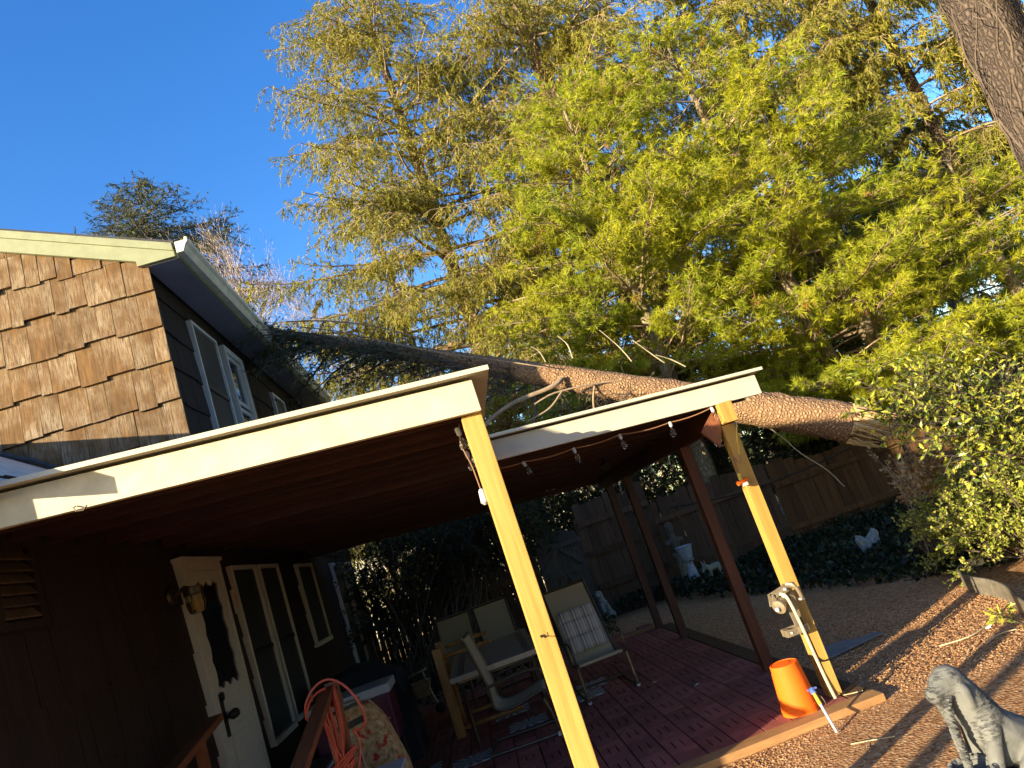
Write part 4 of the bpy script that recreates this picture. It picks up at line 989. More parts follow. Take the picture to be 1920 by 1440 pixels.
def trolley():
    """metal trolley in the shade under the table's left end"""
    t = thing('garden_cart', 'grey metal cart with a round handle in the shrub shade left of the table', 'cart', (-1.0, 9.6, 0))
    b = MB(); b.tube([(-1.15 + .2 * math.cos(a), 9.6 + .1 * math.sin(a), .50 + .02 * math.cos(a)) for a in np.linspace(0, 6.283, 17)], .012, 6); b.build('handle', M['steel'], t, True)
    for x in (-1.3, -1.0):
        b = MB(); b.tube([(x, 9.6, .50), (x + .05, 9.55, .2), (x + .10, 9.5, .06)], .014, 6); b.build('leg', M['steel'], t, True)
        b = MB(); b.lathe((x + .1, 9.48, .06), [(.0, 0), (.06, .004), (.06, .03), (0, .034)], 14, (0, 1, 0)); b.build('wheel', M['black_plastic'], t, True)
    b = MB(); b.prism([(-1.28, 9.52, .22), (-.98, 9.52, .22), (-.94, 9.52, .40), (-1.32, 9.52, .40)], (0, .2, 0)); b.build('tray', M['steel'], t, bev=.01)
trolley()

# ------------------------------------------------------------------ string lights, cords, clamp lamp
def bulbs():
    src = [None]
    def bulb(t, p, tilt=(0, 0, 0)):
        if src[0] is None:
            b = MB(); b.lathe((0, 0, 0), [(.004, 0), (.009, -.026), (.018, -.042), (.021, -.057), (.018, -.072), (.009, -.081), (.001, -.083)], 14); g = b.build('bulb', M['bulb'], t, True, origin=(0, 0, 0))
            b = MB(); b.lathe((0, 0, 0), [(.008, .030), (.012, .026), (.013, -.002), (.006, -.012)], 10); k = b.build('socket', M['grey_lid'], g, origin=(0, 0, 0))
            b = MB(); b.tube([(-.004, 0, -.02), (-.006, 0, -.06), (0, 0, -.07), (.006, 0, -.06), (.004, 0, -.02)], .0012, 5); f = b.build('filament', M['steel'], g, origin=(0, 0, 0))
            src[0] = (g, k, f); g.location = Vector(p) - wpos(t); g.rotation_euler = tilt; return
        g, k, f = src[0]; q = inst('bulb', g, p, t, tilt)
        for c_, nm in ((k, 'socket'), (f, 'filament')):
            d = c_.copy(); COL.objects.link(d); d.parent = q; d.location = (0, 0, 0)
    t = thing('string_lights', 'string of clear globe bulbs under the long cover fascia', 'string lights', (1.2, 5.15, 2.1))
    P = [(.36, 5.14, 2.10), (.53, 5.14, 2.09), (.89, 5.14, 2.07), (1.23, 5.14, 2.06), (1.60, 5.14, 2.03), (1.90, 5.07, 2.03)]
    b = MB(); w_ = [];
    for i in range(len(P) - 1):
        a, c = Vector(P[i]), Vector(P[i + 1])
        for k in range(8): u = k / 8; w_.append(a + (c - a) * u - Vector((0, 0, .16 * (c - a).length * u * (1 - u))))
    w_.append(Vector(P[-1])); b.tube(w_, .004, 6); b.build('wire', M['tan_wire'], t, True)
    for p in P[1:]: bulb(t, (p[0], p[1], p[2] - .025), (RNG.uniform(-.3, .3), RNG.uniform(-.3, .1), 0))
    # second run along the side beam
    Q = [(1.90, 5.07, 2.0), (1.905, 5.25, 1.85), (2.055, 5.35, 1.86), (2.06, 6.0, 1.86), (2.06, 6.9, 1.84), (2.06, 7.8, 1.84), (2.06, 8.8, 1.82), (2.06, 9.8, 1.80)]
    b = MB(); b.tube(arc(Q, 6), .004, 6); b.build('wire', M['dark_cord'], t, True)
    for p in ((1.905, 5.26, 1.85), (2.075, 5.22, 1.86), (2.06, 6.02, 1.84), (2.06, 6.5, 1.83), (2.06, 7.1, 1.82), (2.06, 7.8, 1.82), (2.06, 8.4, 1.80), (2.06, 9.0, 1.80), (2.06, 9.6, 1.79)): bulb(t, p, (RNG.uniform(-.15, .15), RNG.uniform(-.15, .15), 0))
    t = thing('string_lights', 'short string of globe bulbs hanging behind the near yellow post', 'string lights', (.1, 3.3, 2.1))
    b = MB(); b.tube(arc([(.12, 3.33, 2.17), (.10, 3.31, 2.08), (.115, 3.30, 1.97), (.12, 3.3, 1.86)], 6), .003, 6); b.build('wire', M['tan_wire'], t, True)
    for p in ((.105, 3.31, 2.125), (.15, 3.62, 2.09), (.13, 3.9, 2.09)): bulb(t, p, (.1, -.1, 0))
    b = MB(); b.lathe((.122, 3.29, 1.80), [(.010, .06), (.016, .05), (.020, .0), (.008, -.012)], 10); b.build('plug', M['grey_lid'], t, True)
bulbs()
def plug_cord():
    t = thing('power_cord', 'yellow corded orange plug hanging beside the corner post', 'cord', (1.88, 5.04, 1.6))
    b = MB(); b.tube(arc([(2.02, 5.06, 1.86), (1.99, 5.05, 1.80), (1.965, 5.045, 1.72), (1.95, 5.045, 1.66)], 6), .005, 6); b.build('yellow_cable', M['yellow'], t, True)
    b = MB(); b.tube(arc([(1.95, 5.045, 1.66), (1.93, 5.04, 1.60), (1.915, 5.04, 1.63), (1.90, 5.035, 1.66), (1.90, 5.035, 1.58), (1.89, 5.03, 1.53)], 6), .004, 6); b.build('tan_cable', M['tan_wire'], t, True)
    b = MB(); b.lathe((1.888, 5.03, 1.495), [(.006, .05), (.012, .04), (.014, 0), (.006, -.004)], 10); b.build('connector', M['yellow'], t, True)
    b = MB(); b.lathe((1.853, 5.03, 1.478), [(.012, 0), (.018, .004), (.018, .075), (.012, .085)], 12, (1, .1, .12)); b.build('plug', M['orange'], t, True)
    b = MB(); b.box((1.888, 5.02, 1.448), (1.925, 5.045, 1.472)); b.build('tag', M['white_trim'], t, bev=.003)
plug_cord()
def clamp_lamp():
    t = thing('clamp_lamp', 'grey clamp work lamp hung under the joists', 'lamp', (1.43, 7.0, 2.03))
    b = MB(); b.lathe((1.43, 6.98, 2.0), [(.014, .05), (.02, .04), (.045, -.02), (.047, -.035)], 14, (.35, .5, .8)); b.build('reflector', M['bronze'], t, True)
    b = MB(); b.box((1.44, 6.99, 2.05), (1.47, 7.02, 2.10)); b.build('clamp', M['black_metal'], t)
    b = MB(); b.tube(arc([(1.45, 7, 2.08), (1.30, 7.05, 2.02), (1.10, 7.1, 2.06)], 6), .004, 6); b.build('cable', M['dark_cord'], t)
clamp_lamp()

# ------------------------------------------------------------------ winch on the corner post, bucket, wand
def winch():
    t = thing('post_winch', 'tan steel winch bracket bolted to the yellow corner post', 'winch', (1.93, 5.05, .55))
    y = 5.088; fx = 1.93
    def plate(b, P, th, y0): b.prism([(x, y0, z) for x, z in P], (0, th, 0))
    # open strap frame holding a short drum, standing off the post
    for yy in (5.05, 4.985):
        b = MB(); b.bar((1.925, yy, .752), (1.785, yy, .722), .008, .030); b.build('strap', M['steel'], t, bev=.0015)
        b = MB(); b.bar((1.787, yy, .735), (1.770, yy, .655), .008, .028, (1, 0, 0)); b.build('strap', M['steel'], t, bev=.0015)
    b = MB(); b.tube(arc([(1.90, 5.0, .765), (1.925, 4.975, .755), (1.945, 4.965, .72), (1.955, 4.97, .665), (1.965, 4.975, .645)], 5), [.016] * 8 + [.013] * 8 + [.008] * 5, 8); b.build('hook_strap', M['steel'], t, True)
    ax = Vector((-.80, -.55, -.25)).normalized(); c0 = Vector((1.855, 5.02, .672))
    b = MB(); b.lathe(c0, [(.0, 0), (.040, .001), (.040, .012), (.034, .016), (.034, .072), (.046, .076), (.046, .090), (.030, .094), (.0, .095)], 22, ax); b.build('drum', M['steel'], t, True)
    b = MB(); b.tube([c0 - ax * .02, c0 + ax * .115], .009, 10); b.lathe(c0 + ax * .104, [(.015, 0), (.015, .014)], 6, ax); b.build('axle_bolt', M['grey_lid'], t)
    b = MB(); b.lathe((1.865, 4.958, .745), [(.010, 0), (.010, .02)], 6, (0, 1, 0)); b.lathe((1.94, 4.958, .655), [(.009, 0), (.009, .02)], 6, (0, 1, 0)); b.build('bolt', M['grey_lid'], t)
    for dx in (0, .055):
        b = MB(); b.bar((1.862 + dx, 5.02, .70), (1.885 + dx * .35, 5.04, .475), .012, .034, (1, 0, 0)); b.build('arm', M['steel'], t, bev=.002)
    # lower channel bracket
    b = MB(); b.box((1.775, 4.97, .455), (1.925, 4.976, .50)); b.box((1.775, 5.06, .455), (1.925, 5.066, .50)); b.box((1.769, 4.97, .455), (1.775, 5.066, .50)); b.box((1.775, 4.976, .494), (1.80, 5.06, .50)); b.build('channel_bracket', M['steel'], t, bev=.002)
    b = MB(); b.lathe((1.80, 4.964, .478), [(.009, 0), (.009, .007)], 6, (0, 1, 0)); b.build('bolt', M['grey_lid'], t)
    b = MB(); b.box((1.90, 5.068, .42), (1.926, 5.087, .76)); b.build('back_plate', M['steel'], t)
    b = MB(); b.tube(arc([(1.83, 4.985, .725), (1.852, 4.955, .70), (1.866, 4.95, .60), (1.878, 4.955, .45), (1.888, 4.965, .30), (1.90, 4.97, .14), (1.915, 4.98, .02)], 6), .0105, 8); b.build('cable', M['beige_cord'], t, True)
    b = MB(); b.tube(arc([(1.895, 4.98, .55), (1.905, 4.99, .40), (1.915, 5.0, .25), (1.925, 5.01, .10), (1.93, 5.02, .01)], 6), .008, 8); b.build('cable', M['dark_cord'], t, True)
    b = MB(); b.tube(arc([(1.922, 5.082, .34), (1.925, 5.080, .28), (1.945, 5.077, .235), (1.98, 5.077, .222), (2.02, 5.08, .224), (2.024, 5.12, .225)], 6), .006, 6); b.build('band', M['dark_cord'], t, True)
winch()
def bucket():
    t = thing('bucket', 'orange plastic bucket standing upside down at the corner post', 'bucket', (1.700, 5.045, 0))
    b = MB(); c = (1.700, 5.045, .003); b.lathe(c, [(.0, .302), (.080, .302), (.083, .296), (.085, .305), (.090, .303), (.092, .297), (.0935, .262), (.097, .258), (.1185, .045), (.121, .043), (.122, .02), (.1195, .018), (.1205, .004), (.122, .0), (.114, 0)], 40)
    b.build('body', M['orange'], t, True)
    b = MB(); b.lathe((1.700, 5.045, .3055), [(.040, 0), (.043, .002), (.040, .003)], 24); b.build('base_ring', M['orange'], t)
    b = MB(); b.tube(arc([(1.823, 5.045, .025), (1.835, 5.01, .06), (1.83, 4.95, .02), (1.785, 4.925, .008)], 6), .0022, 6); b.build('handle', M['steel'], t)
bucket()
def wand():
    t = thing('hose_wand', 'pale hose wand with a blue valve resting against the orange bucket', 'hose wand', (1.69, 4.57, -.04))
    A, B = Vector((1.695, 4.585, -.03)), Vector((1.725, 4.80, .175)); d = (B - A)
    b = MB(); b.tube([A, A + d * .62], [.0085, .0095], 10); b.build('tube', M['grey_lid'], t, True)
    b = MB(); b.tube([A + d * .62, A + d * .64, A + d * .88], [.011, .0125, .0115], 10); b.build('grip', M['yellow'], t, True)
    b = MB(); b.tube([A + d * .88, A + d * .90, A + d * 1.0], [.013, .019, .016], 10); b.bar(A + d * .95 + Vector((-.03, 0, .012)), A + d * .95 + Vector((.03, 0, .012)), .012, .010); b.build('valve', plain('blue_plastic', (.10, .16, .42), .35, 0, .1, 20, 0), t, True)
wand()
def odd_bits():
    b = MB(); b.prism([(2.36, 6.02, -.036), (2.93, 6.12, -.028), (2.88, 6.20, -.024), (2.72, 6.22, -.03), (2.70, 6.30, -.026), (2.44, 6.38, -.034), (2.34, 6.30, -.036)], (0, 0, .012)); o = b.build('metal_scrap', M['sheet'], None, origin=(2.5, 6.2, -.03)); tag(o, 'blue grey scrap of sheet metal lying on the shaded gravel', 'metal scrap')
    rng = random.Random(8)
    for k, (P, r, lab) in enumerate((([(1.66, 4.36, -.030), (1.74, 4.31, -.028), (1.86, 4.24, -.030)], .003, 'pale forked twig on the gravel by the hose wand'), ([(1.98, 5.0, .012), (2.03, 4.98, .01), (2.09, 4.95, .012)], .003, 'thin dark twig on the tan border board'), ([(2.25, 4.42, -.028), (2.36, 4.46, -.026), (2.46, 4.44, -.028)], .004, 'straw coloured twig on gravel left of the dog statue'), ([(2.9, 5.35, -.03), (3.1, 5.3, -.028), (3.3, 5.38, -.03)], .005, 'long pale twig on the sunny gravel near the boxwood'), ([(3.05, 5.05, -.03), (3.2, 5.12, -.026), (3.32, 5.1, -.03)], .004, 'short pale twig on the sunny gravel behind the dog statue'))):
        b = MB(); b.tube(arc(P, 4), r, 6)
        if k == 0: b.tube(arc([P[1], (1.70, 4.26, -.028), (1.67, 4.18, -.03)], 4), .0022, 6)
        o = b.build('twig', M['debris'], None, origin=P[0]); tag(o, lab, 'twig', 'twigs lying on the gravel and terrace')
    for k, (x, y, z, lab) in enumerate(((1.22, 7.15, .004, 'small white chip on the pavers right of the rocking chair'), (.70, 6.0, .004, 'tiny white curl on the pavers right of the near post'), (1.45, 6.55, .004, 'small dry leaf on the pavers left of the second post'), (1.62, 7.5, .004, 'white leaf on pavers near the dark posts'))):
        b = MB(); a = rng.uniform(0, 3); d1 = Vector((math.cos(a), math.sin(a), 0)); d2 = Vector((-d1.y, d1.x, 0)); p = Vector((x, y, z))
        b.add([p - d1 * .035, p + d2 * .013 + Vector((0, 0, .008)), p + d1 * .035, p - d2 * .012 + Vector((0, 0, .003))], [(0, 1, 2), (0, 2, 3)]); o = b.build('dry_leaf', M['debris'] if k % 2 else M['white_trim'], None, origin=tuple(p)); tag(o, lab, 'leaf', 'dry leaves and chips on the terrace')
odd_bits()
def edging():
    P = arc([(4.5, 6.95, 0), (4.15, 6.78, 0), (3.97, 6.5, 0), (3.90, 6.25, 0), (3.86, 6.0, 0), (3.76, 5.7, 0), (3.55, 5.30, 0), (3.42, 4.95, 0), (3.4, 4.5, 0)], 6)
    b = MB(); vs = []
    for p in P: vs += [(p.x, p.y, -.06), (p.x, p.y, .10), (p.x + .015, p.y + .004, .10), (p.x + .015, p.y + .004, -.06)]
    n = len(P); b.add(vs, [(4 * i + k, 4 * i + (k + 1) % 4, 4 * i + 4 + (k + 1) % 4, 4 * i + 4 + k) for i in range(n - 1) for k in range(4)]); o = b.build('garden_edging', M['edging'], None, True, origin=(3.9, 6, 0)); tag(o, 'curved worn plastic edging band round the boxwood bed', 'garden edging')
edging()

# ------------------------------------------------------------------ statues
def dog():
    t = thing('dog_statue', 'grey concrete dog statue carrying a basket by its handle', 'statue', (2.05, 3.42, -.045))
    # local frame: the dog faces -X and a little toward the camera
    y = 3.42
    B = [[(1.826, y, .408, .074), (1.796, y - .005, .402, .066), (1.760, y - .018, .392, .050), (1.730, y - .026, .388, .041)],            # head and muzzle
         [(1.832, y, .40, .073), (1.868, y + .005, .315, .084), (1.908, y + .01, .222, .094)],                                             # neck
         [(1.905, y + .01, .225, .085), (1.955, y + .015, .145, .102), (2.03, y + .02, .075, .110), (2.12, y + .02, .02, .115)],            # back sloping to rump
         [(1.895, y, .17, .080), (1.94, y + .01, .09, .085)],
         [(1.885, y - .05, .19, .050), (1.86, y - .065, .11, .036), (1.835, y - .07, .03, .030), (1.81, y - .075, -.02, .032)],             # near front leg
         [(1.885, y + .075, .19, .046), (1.865, y + .085, .10, .034), (1.845, y + .085, .02, .029), (1.825, y + .085, -.02, .030)],
         [(2.09, y - .075, .035, .075), (2.02, y - .10, .055, .056), (1.95, y - .105, .015, .038), (1.91, y - .105, -.02, .028)],           # near thigh and hind foot
         [(2.09, y + .11, .035, .075), (2.0, y + .13, .04, .05), (1.92, y + .13, -.015, .028)],
         [(1.825, y - .048, .425, .022), (1.838, y - .066, .375, .030), (1.846, y - .064, .315, .024)],                                     # ears
         [(1.825, y + .048, .425, .022), (1.84, y + .066, .37, .030), (1.848, y + .064, .315, .024)],
         [(2.16, y + .02, -.01, .045), (2.20, y - .08, -.02, .028), (2.12, y - .17, -.022, .020)]]
    blob('body', B, M['concrete'], t, .008, 4)
    b = MB(); b.box((1.66, y - .20, -.05), (2.26, y + .20, -.028)); b.build('base', M['concrete'], t, bev=.006)
    # twisted rope-like basket handle, from the mouth down to both rims
    for sgn in (1,):
        P = arc([(1.770, y - .055, .372), (1.748, y - .06, .345), (1.733, y - .065, .285), (1.728, y - .065, .21), (1.730, y - .06, .14), (1.735, y - .05, .075)], 8); b = MB(); n = len(P)
        b.tube(P, [.0135 + .003 * math.sin(i * 2.1) for i in range(n)], 10)
        for ph in (0, 2.09, 4.19):
            b.tube([p + Vector((.013 * math.cos(i * .75 + ph), .013 * math.sin(i * .75 + ph), 0)) for i, p in enumerate(P)], .008, 6)
        b.build('basket_handle', M['concrete'], t, True)
        P = arc([(1.755, y + .02, .355), (1.775, y + .05, .29), (1.795, y + .06, .19), (1.80, y + .06, .09)], 8); b = MB(); b.tube(P, .015, 8); b.build('basket_handle', M['concrete'], t, True)
    b = MB(); c = (1.765, y - .02, -.028); b.lathe(c, [(.055, 0), (.075, .03), (.085, .085), (.092, .09), (.085, .10), (.07, .095), (.062, .05), (.0, .045)], 24)
    for k in range(3):
        z = -.005 + k * .03; r = .070 + k * .009
        b.tube([(c[0] + (r + .006 * math.sin(a * 14 + k * 3.1)) * math.cos(a), c[1] + (r + .006 * math.sin(a * 14 + k * 3.1)) * math.sin(a), z) for a in np.linspace(0, 6.283, 60)], .010, 6)
    b.tube([(c[0] + .09 * math.cos(a), c[1] + .09 * math.sin(a), .068 + .006 * math.sin(a * 20)) for a in np.linspace(0, 6.283, 70)], .013, 8)
    b.build('basket', M['concrete'], t, True)
dog()
def urn():
    t = thing('planter_urn', 'pale blue grey urn planter on a fluted pedestal near the ivy', 'urn', (3.22, 12.05, .02))
    c = (3.22, 12.05, .02)
    b = MB(); b.lathe(c, [(.10, 0), (.10, .09), (.09, .10), (.095, .12), (.10, .13), (.095, .15), (.07, .16)], 24); b.build('plinth', M['urn'], t, True)
    b = MB(); b.lathe(c, [(.085, .16), (.075, .24), (.06, .34), (.062, .40), (.08, .42)], 20); b.build('pedestal', M['urn'], t, True)
    b = MB()
    for k in range(9):
        a = k * .7; b.lathe((c[0] + .07 * math.cos(a), c[1] + .07 * math.sin(a), c[2] + .42), [(.0, -.03), (.028, -.01), (.03, .015), (0, .035)], 8)
    b.build('leaf_collar', M['stone_white'], t, True)
    b = MB(); b.lathe(c, [(.06, .44), (.085, .45), (.105, .52), (.125, .62), (.128, .62), (.135, .63), (.138, .65), (.128, .655), (.118, .64), (.0, .56)], 28); b.build('bowl', M['urn'], t, True)
urn()
def donkey():
    t = thing('donkey_statue', 'small mossy stone donkey statue with long ears beside the urn', 'statue', (3.42, 11.75, -.04))
    x, y = 3.40, 11.75
    B = [[(x - .085, y - .02, .255, .022), (x - .075, y - .01, .28, .030), (x - .05, y, .30, .036), (x - .02, y, .275, .042), (x + .03, y + .01, .245, .052), (x + .10, y + .02, .25, .058), (x + .16, y + .03, .255, .050)],
         [(x - .11, y - .03, .235, .022), (x - .085, y - .02, .26, .026)],
         [(x - .045, y - .02, .325, .012), (x - .04, y - .02, .36, .014), (x - .03, y - .02, .395, .007)], [(x - .065, y + .015, .325, .012), (x - .075, y + .015, .36, .014), (x - .08, y + .02, .39, .007)],
         [(x + .0, y - .03, .22, .030), (x + .0, y - .035, .12, .016), (x + .002, y - .035, .0, .016)], [(x + .03, y + .04, .22, .030), (x - .045, y + .03, .12, .016), (x - .05, y + .03, .0, .016)],
         [(x + .15, y - .01, .23, .034), (x + .165, y - .02, .13, .018), (x + .16, y - .02, .0, .015)], [(x + .16, y + .06, .23, .034), (x + .20, y + .06, .13, .018), (x + .20, y + .06, .0, .015)], [(x + .19, y + .03, .27, .010), (x + .215, y + .03, .18, .008)]]
    blob('body', B, M['donkey'], t, .009, 4)
    b = MB(); b.box((x - .09, y - .07, -.03), (x + .24, y + .10, -.004)); b.build('base', M['donkey'], t, bev=.006)
donkey()
def small_statues():
    t = thing('dog_statue', 'small mossy seated dog statue beside the rocking chair back at the gate', 'statue', (1.66, 12.05, -.04))
    x, y = 1.70, 12.05
    blob('body', [[(x - .03, y - .03, .42, .05), (x - .06, y - .07, .40, .03)], [(x - .02, y, .38, .045), (x + .0, y + .02, .26, .075), (x + .02, y + .03, .12, .095)], [(x - .04, y - .06, .24, .03), (x - .04, y - .07, .02, .025)], [(x + .05, y - .05, .24, .03), (x + .05, y - .06, .02, .025)], [(x + .09, y + .0, .06, .06), (x + .07, y - .08, .02, .03)], [(x - .06, y + .02, .43, .022), (x - .07, y + .03, .37, .02)], [(x + .01, y, .44, .022), (x + .03, y, .38, .02)]], M['stone_white'], t, .012, 4)
    t = thing('frog_statue', 'pair of white stone frogs squatting together on the ivy', 'statue', (4.98, 9.85, .0))
    for k, dx in enumerate((0, .17)):
        x, y, z = 4.93 + dx, 9.85 + .03 * k, .06 + .02 * k; d = -1 if k == 0 else 1
        o = blob('frog', [[(x - .02 * d, y, z + .02, .085), (x + .03 * d, y - .02, z + .09, .064)], [(x + .035 * d, y - .05, z + .145, .022)], [(x + .04 * d, y + .015, z + .15, .022)], [(x - .05 * d, y - .06, z - .0, .035), (x + .02 * d, y - .08, z - .035, .022)], [(x - .05 * d, y + .06, z, .035)], [(x + .05 * d, y - .04, z + .02, .02), (x + .06 * d, y - .06, z - .04, .018)]], M['stone_white'], t, .010, 4)
    t = thing('bust_statue', 'dim brown stone bust at the back of the ivy above the urn', 'statue', (3.3, 12.35, .0))
    x, y = 3.20, 12.4
    blob('body', [[(x, y, 1.02, .075), (x, y, .96, .07)], [(x, y, .93, .045), (x, y, .80, .07)], [(x - .12, y, .76, .05), (x + .12, y, .76, .05)], [(x, y, .76, .09), (x, y, .60, .06)], [(x, y - .07, .99, .016)]], plain('brown_stone', (.12, .10, .07), .9, 0, .3, 20, .2), t, .014, 4)
    b = MB(); b.lathe((x, y, 0), [(.12, -.05), (.12, .05), (.08, .08), (.07, .5), (.1, .54), (.1, .57)], 16); b.build('pedestal', M['donkey'], t, True)
small_statues()

# ------------------------------------------------------------------ trees
def rotz(d, a):
    c, s = np.cos(a), np.sin(a); return np.stack([d[..., 0] * c - d[..., 1] * s, d[..., 0] * s + d[..., 1] * c, d[..., 2]], axis=-1)
VIEW = np.array([0.0, 0.0])

def spruce(label, base_, H, R, z0, nl, seed, tr, mat='spruce', twigm='twig', dens=1.0, size=1.0, group=None, name='spruce_tree', prof=0.85, droop=1.0, top=None, azs=None, hang=1.0, behind=0.55, whorl=None):
    rng = np.random.default_rng(seed); bx, by, bz = base_; t = thing(name, label, 'tree', base_, group)
    ht = top or H
    trunk_mesh('trunk', [(bx, by, bz), (bx + .02, by, bz + H * .3), (bx - .03, by + .02, bz + H * .65), (bx, by, bz + H)], [tr * 1.1, tr * .85, tr * .5, tr * .06], M['spruce_bark'], t, 14, .05, seed)
    SA, SB, sr = [], [], []; P, D, L_, W_ = [], [], [], []; TQ, TD_, TL = [], [], []
    to_cam = math.atan2(-by, -bx)
    for i in range(nl):
        z = bz + z0 + (ht - z0) * ((i + rng.random()) / nl)
        if whorl: z = bz + z0 + math.floor((z - bz - z0) / whorl) * whorl + rng.uniform(0, .10)
        f = max(0.02, 1 - (z - bz) / H)
        az = rng.random() * 2 * math.pi if azs is None else azs[0] + (azs[1] - azs[0]) * rng.random()
        if math.cos(az - to_cam) < -0.25 and rng.random() > behind: continue
        L = R * f ** prof * rng.uniform(.72, 1.12); d = np.array([math.cos(az), math.sin(az), 0.0])
        n = 9; tt = np.linspace(0, 1, n); a1 = rng.uniform(.0, .22); a2 = -rng.uniform(.45, .75) * droop; a3 = rng.uniform(.22, .42)
        zz = L * (a1 * tt + a2 * tt ** 2 + a3 * tt ** 3)
        wob = np.cumsum(rng.normal(size=(n, 1)) * .03 * L / n * 3, axis=0) * np.array([-d[1], d[0], 0])
        pts = np.array([bx, by, z]) + d * (L * tt)[:, None] + np.stack([0 * tt, 0 * tt, zz], axis=1) + wob
        rr = (.012 + .011 * L) * (1 - .85 * tt)
        SA.append(pts[:-1]); SB.append(pts[1:]); sr.append(np.stack([rr[:-1], rr[1:]], axis=1))
        # secondary branches, alternately left and right
        ns = max(4, int(L * .84 / (.135 / dens ** .5))); ts = np.linspace(.16, .99, ns) + rng.normal(size=ns) * .01
        k = np.clip((ts * (n - 1)).astype(int), 0, n - 2); fr = (ts * (n - 1) - k)[:, None]
        p0 = pts[k] * (1 - fr) + pts[k + 1] * fr; dl = nrm(pts[k + 1] - pts[k])
        sd_ = np.where(np.arange(ns) % 2 == 0, 1, -1) * rng.uniform(.65, 1.15, ns); d2 = rotz(dl, sd_); d2[:, 2] -= rng.uniform(.05, .35, ns); d2 = nrm(d2)
        l2 = (.24 + .38 * L * np.clip(1 - ts, 0, 1) ** .8 * np.minimum(1, ts * 3)) * rng.uniform(.6, 1.15, ns); l2 = np.minimum(l2, 1.55)
        mid = p0 + d2 * (l2 * .55)[:, None]; end = p0 + d2 * l2[:, None]; end[:, 2] -= l2 * rng.uniform(.05, .28, ns)
        SA += [p0, mid]; SB += [mid, end]; sr += [np.tile([.0075, .006], (ns, 1)), np.tile([.006, .003], (ns, 1))]
        # hanging twigs along each secondary
        nh = np.maximum(2, (l2 / (.082 / dens ** .5)).astype(int)); ids = np.repeat(np.arange(ns), nh)
        u = rng.random(len(ids)) ** .85; q = np.where((u < .55)[:, None], p0[ids] + (mid - p0)[ids] * (u / .55)[:, None], mid[ids] + (end - mid)[ids] * ((u - .55) / .45)[:, None])
        dh = d2[ids] * rng.uniform(.1, .8, (len(ids), 1)) + rng.normal(size=(len(ids), 3)) * .30; dh[:, 2] -= rng.uniform(.35, 1.25, len(ids)) * hang; dh = nrm(dh)
        lh = rng.uniform(.09, .34, len(ids)) * (1 + .5 * (rng.random(len(ids)) < .15)) * size
        TQ.append(q); TD_.append(dh); TL.append(lh)
        nsht = np.maximum(2, (lh / .0225 * dens ** .5 / size).astype(int)); j = np.repeat(np.arange(len(q)), nsht); v = rng.random(len(j))
        dd = dh[j] * 1.0 + rng.normal(size=(len(j), 3)) * .45
        P.append(q[j] + dh[j] * (lh[j] * v)[:, None]); D.append(nrm(dd)); L_.append(rng.uniform(.06, .115, len(j)) * size); W_.append(rng.uniform(.016, .026, len(j)) * size)
        # green sprays standing on the limb end
        m = int(16 * dens); v = rng.random(m) ** .5; kk = np.clip((v * (n - 1)).astype(int), 0, n - 2)
        P.append(pts[kk]); D.append(nrm(d[None] + rng.normal(size=(m, 3)) * .6)); L_.append(np.full(m, .12 * size)); W_.append(np.full(m, .03 * size))
    S = segs(np.concatenate(SA), np.concatenate(SB), np.concatenate(sr)[:, 0], np.concatenate(sr)[:, 1])
    soup('branches', S, 6, M[twigm], t, None, SEGF)
    soup('twigs', blades(np.concatenate(TQ), np.concatenate(TD_), np.concatenate(TL), .009, rng), 3, M[twigm], t)
    V = blades(np.concatenate(P), np.concatenate(D), np.concatenate(L_) * 1.1, np.concatenate(W_), rng)
    soup('crown', V, 3, M[mat], t)
    print(label[:30], len(V), len(S)); return t

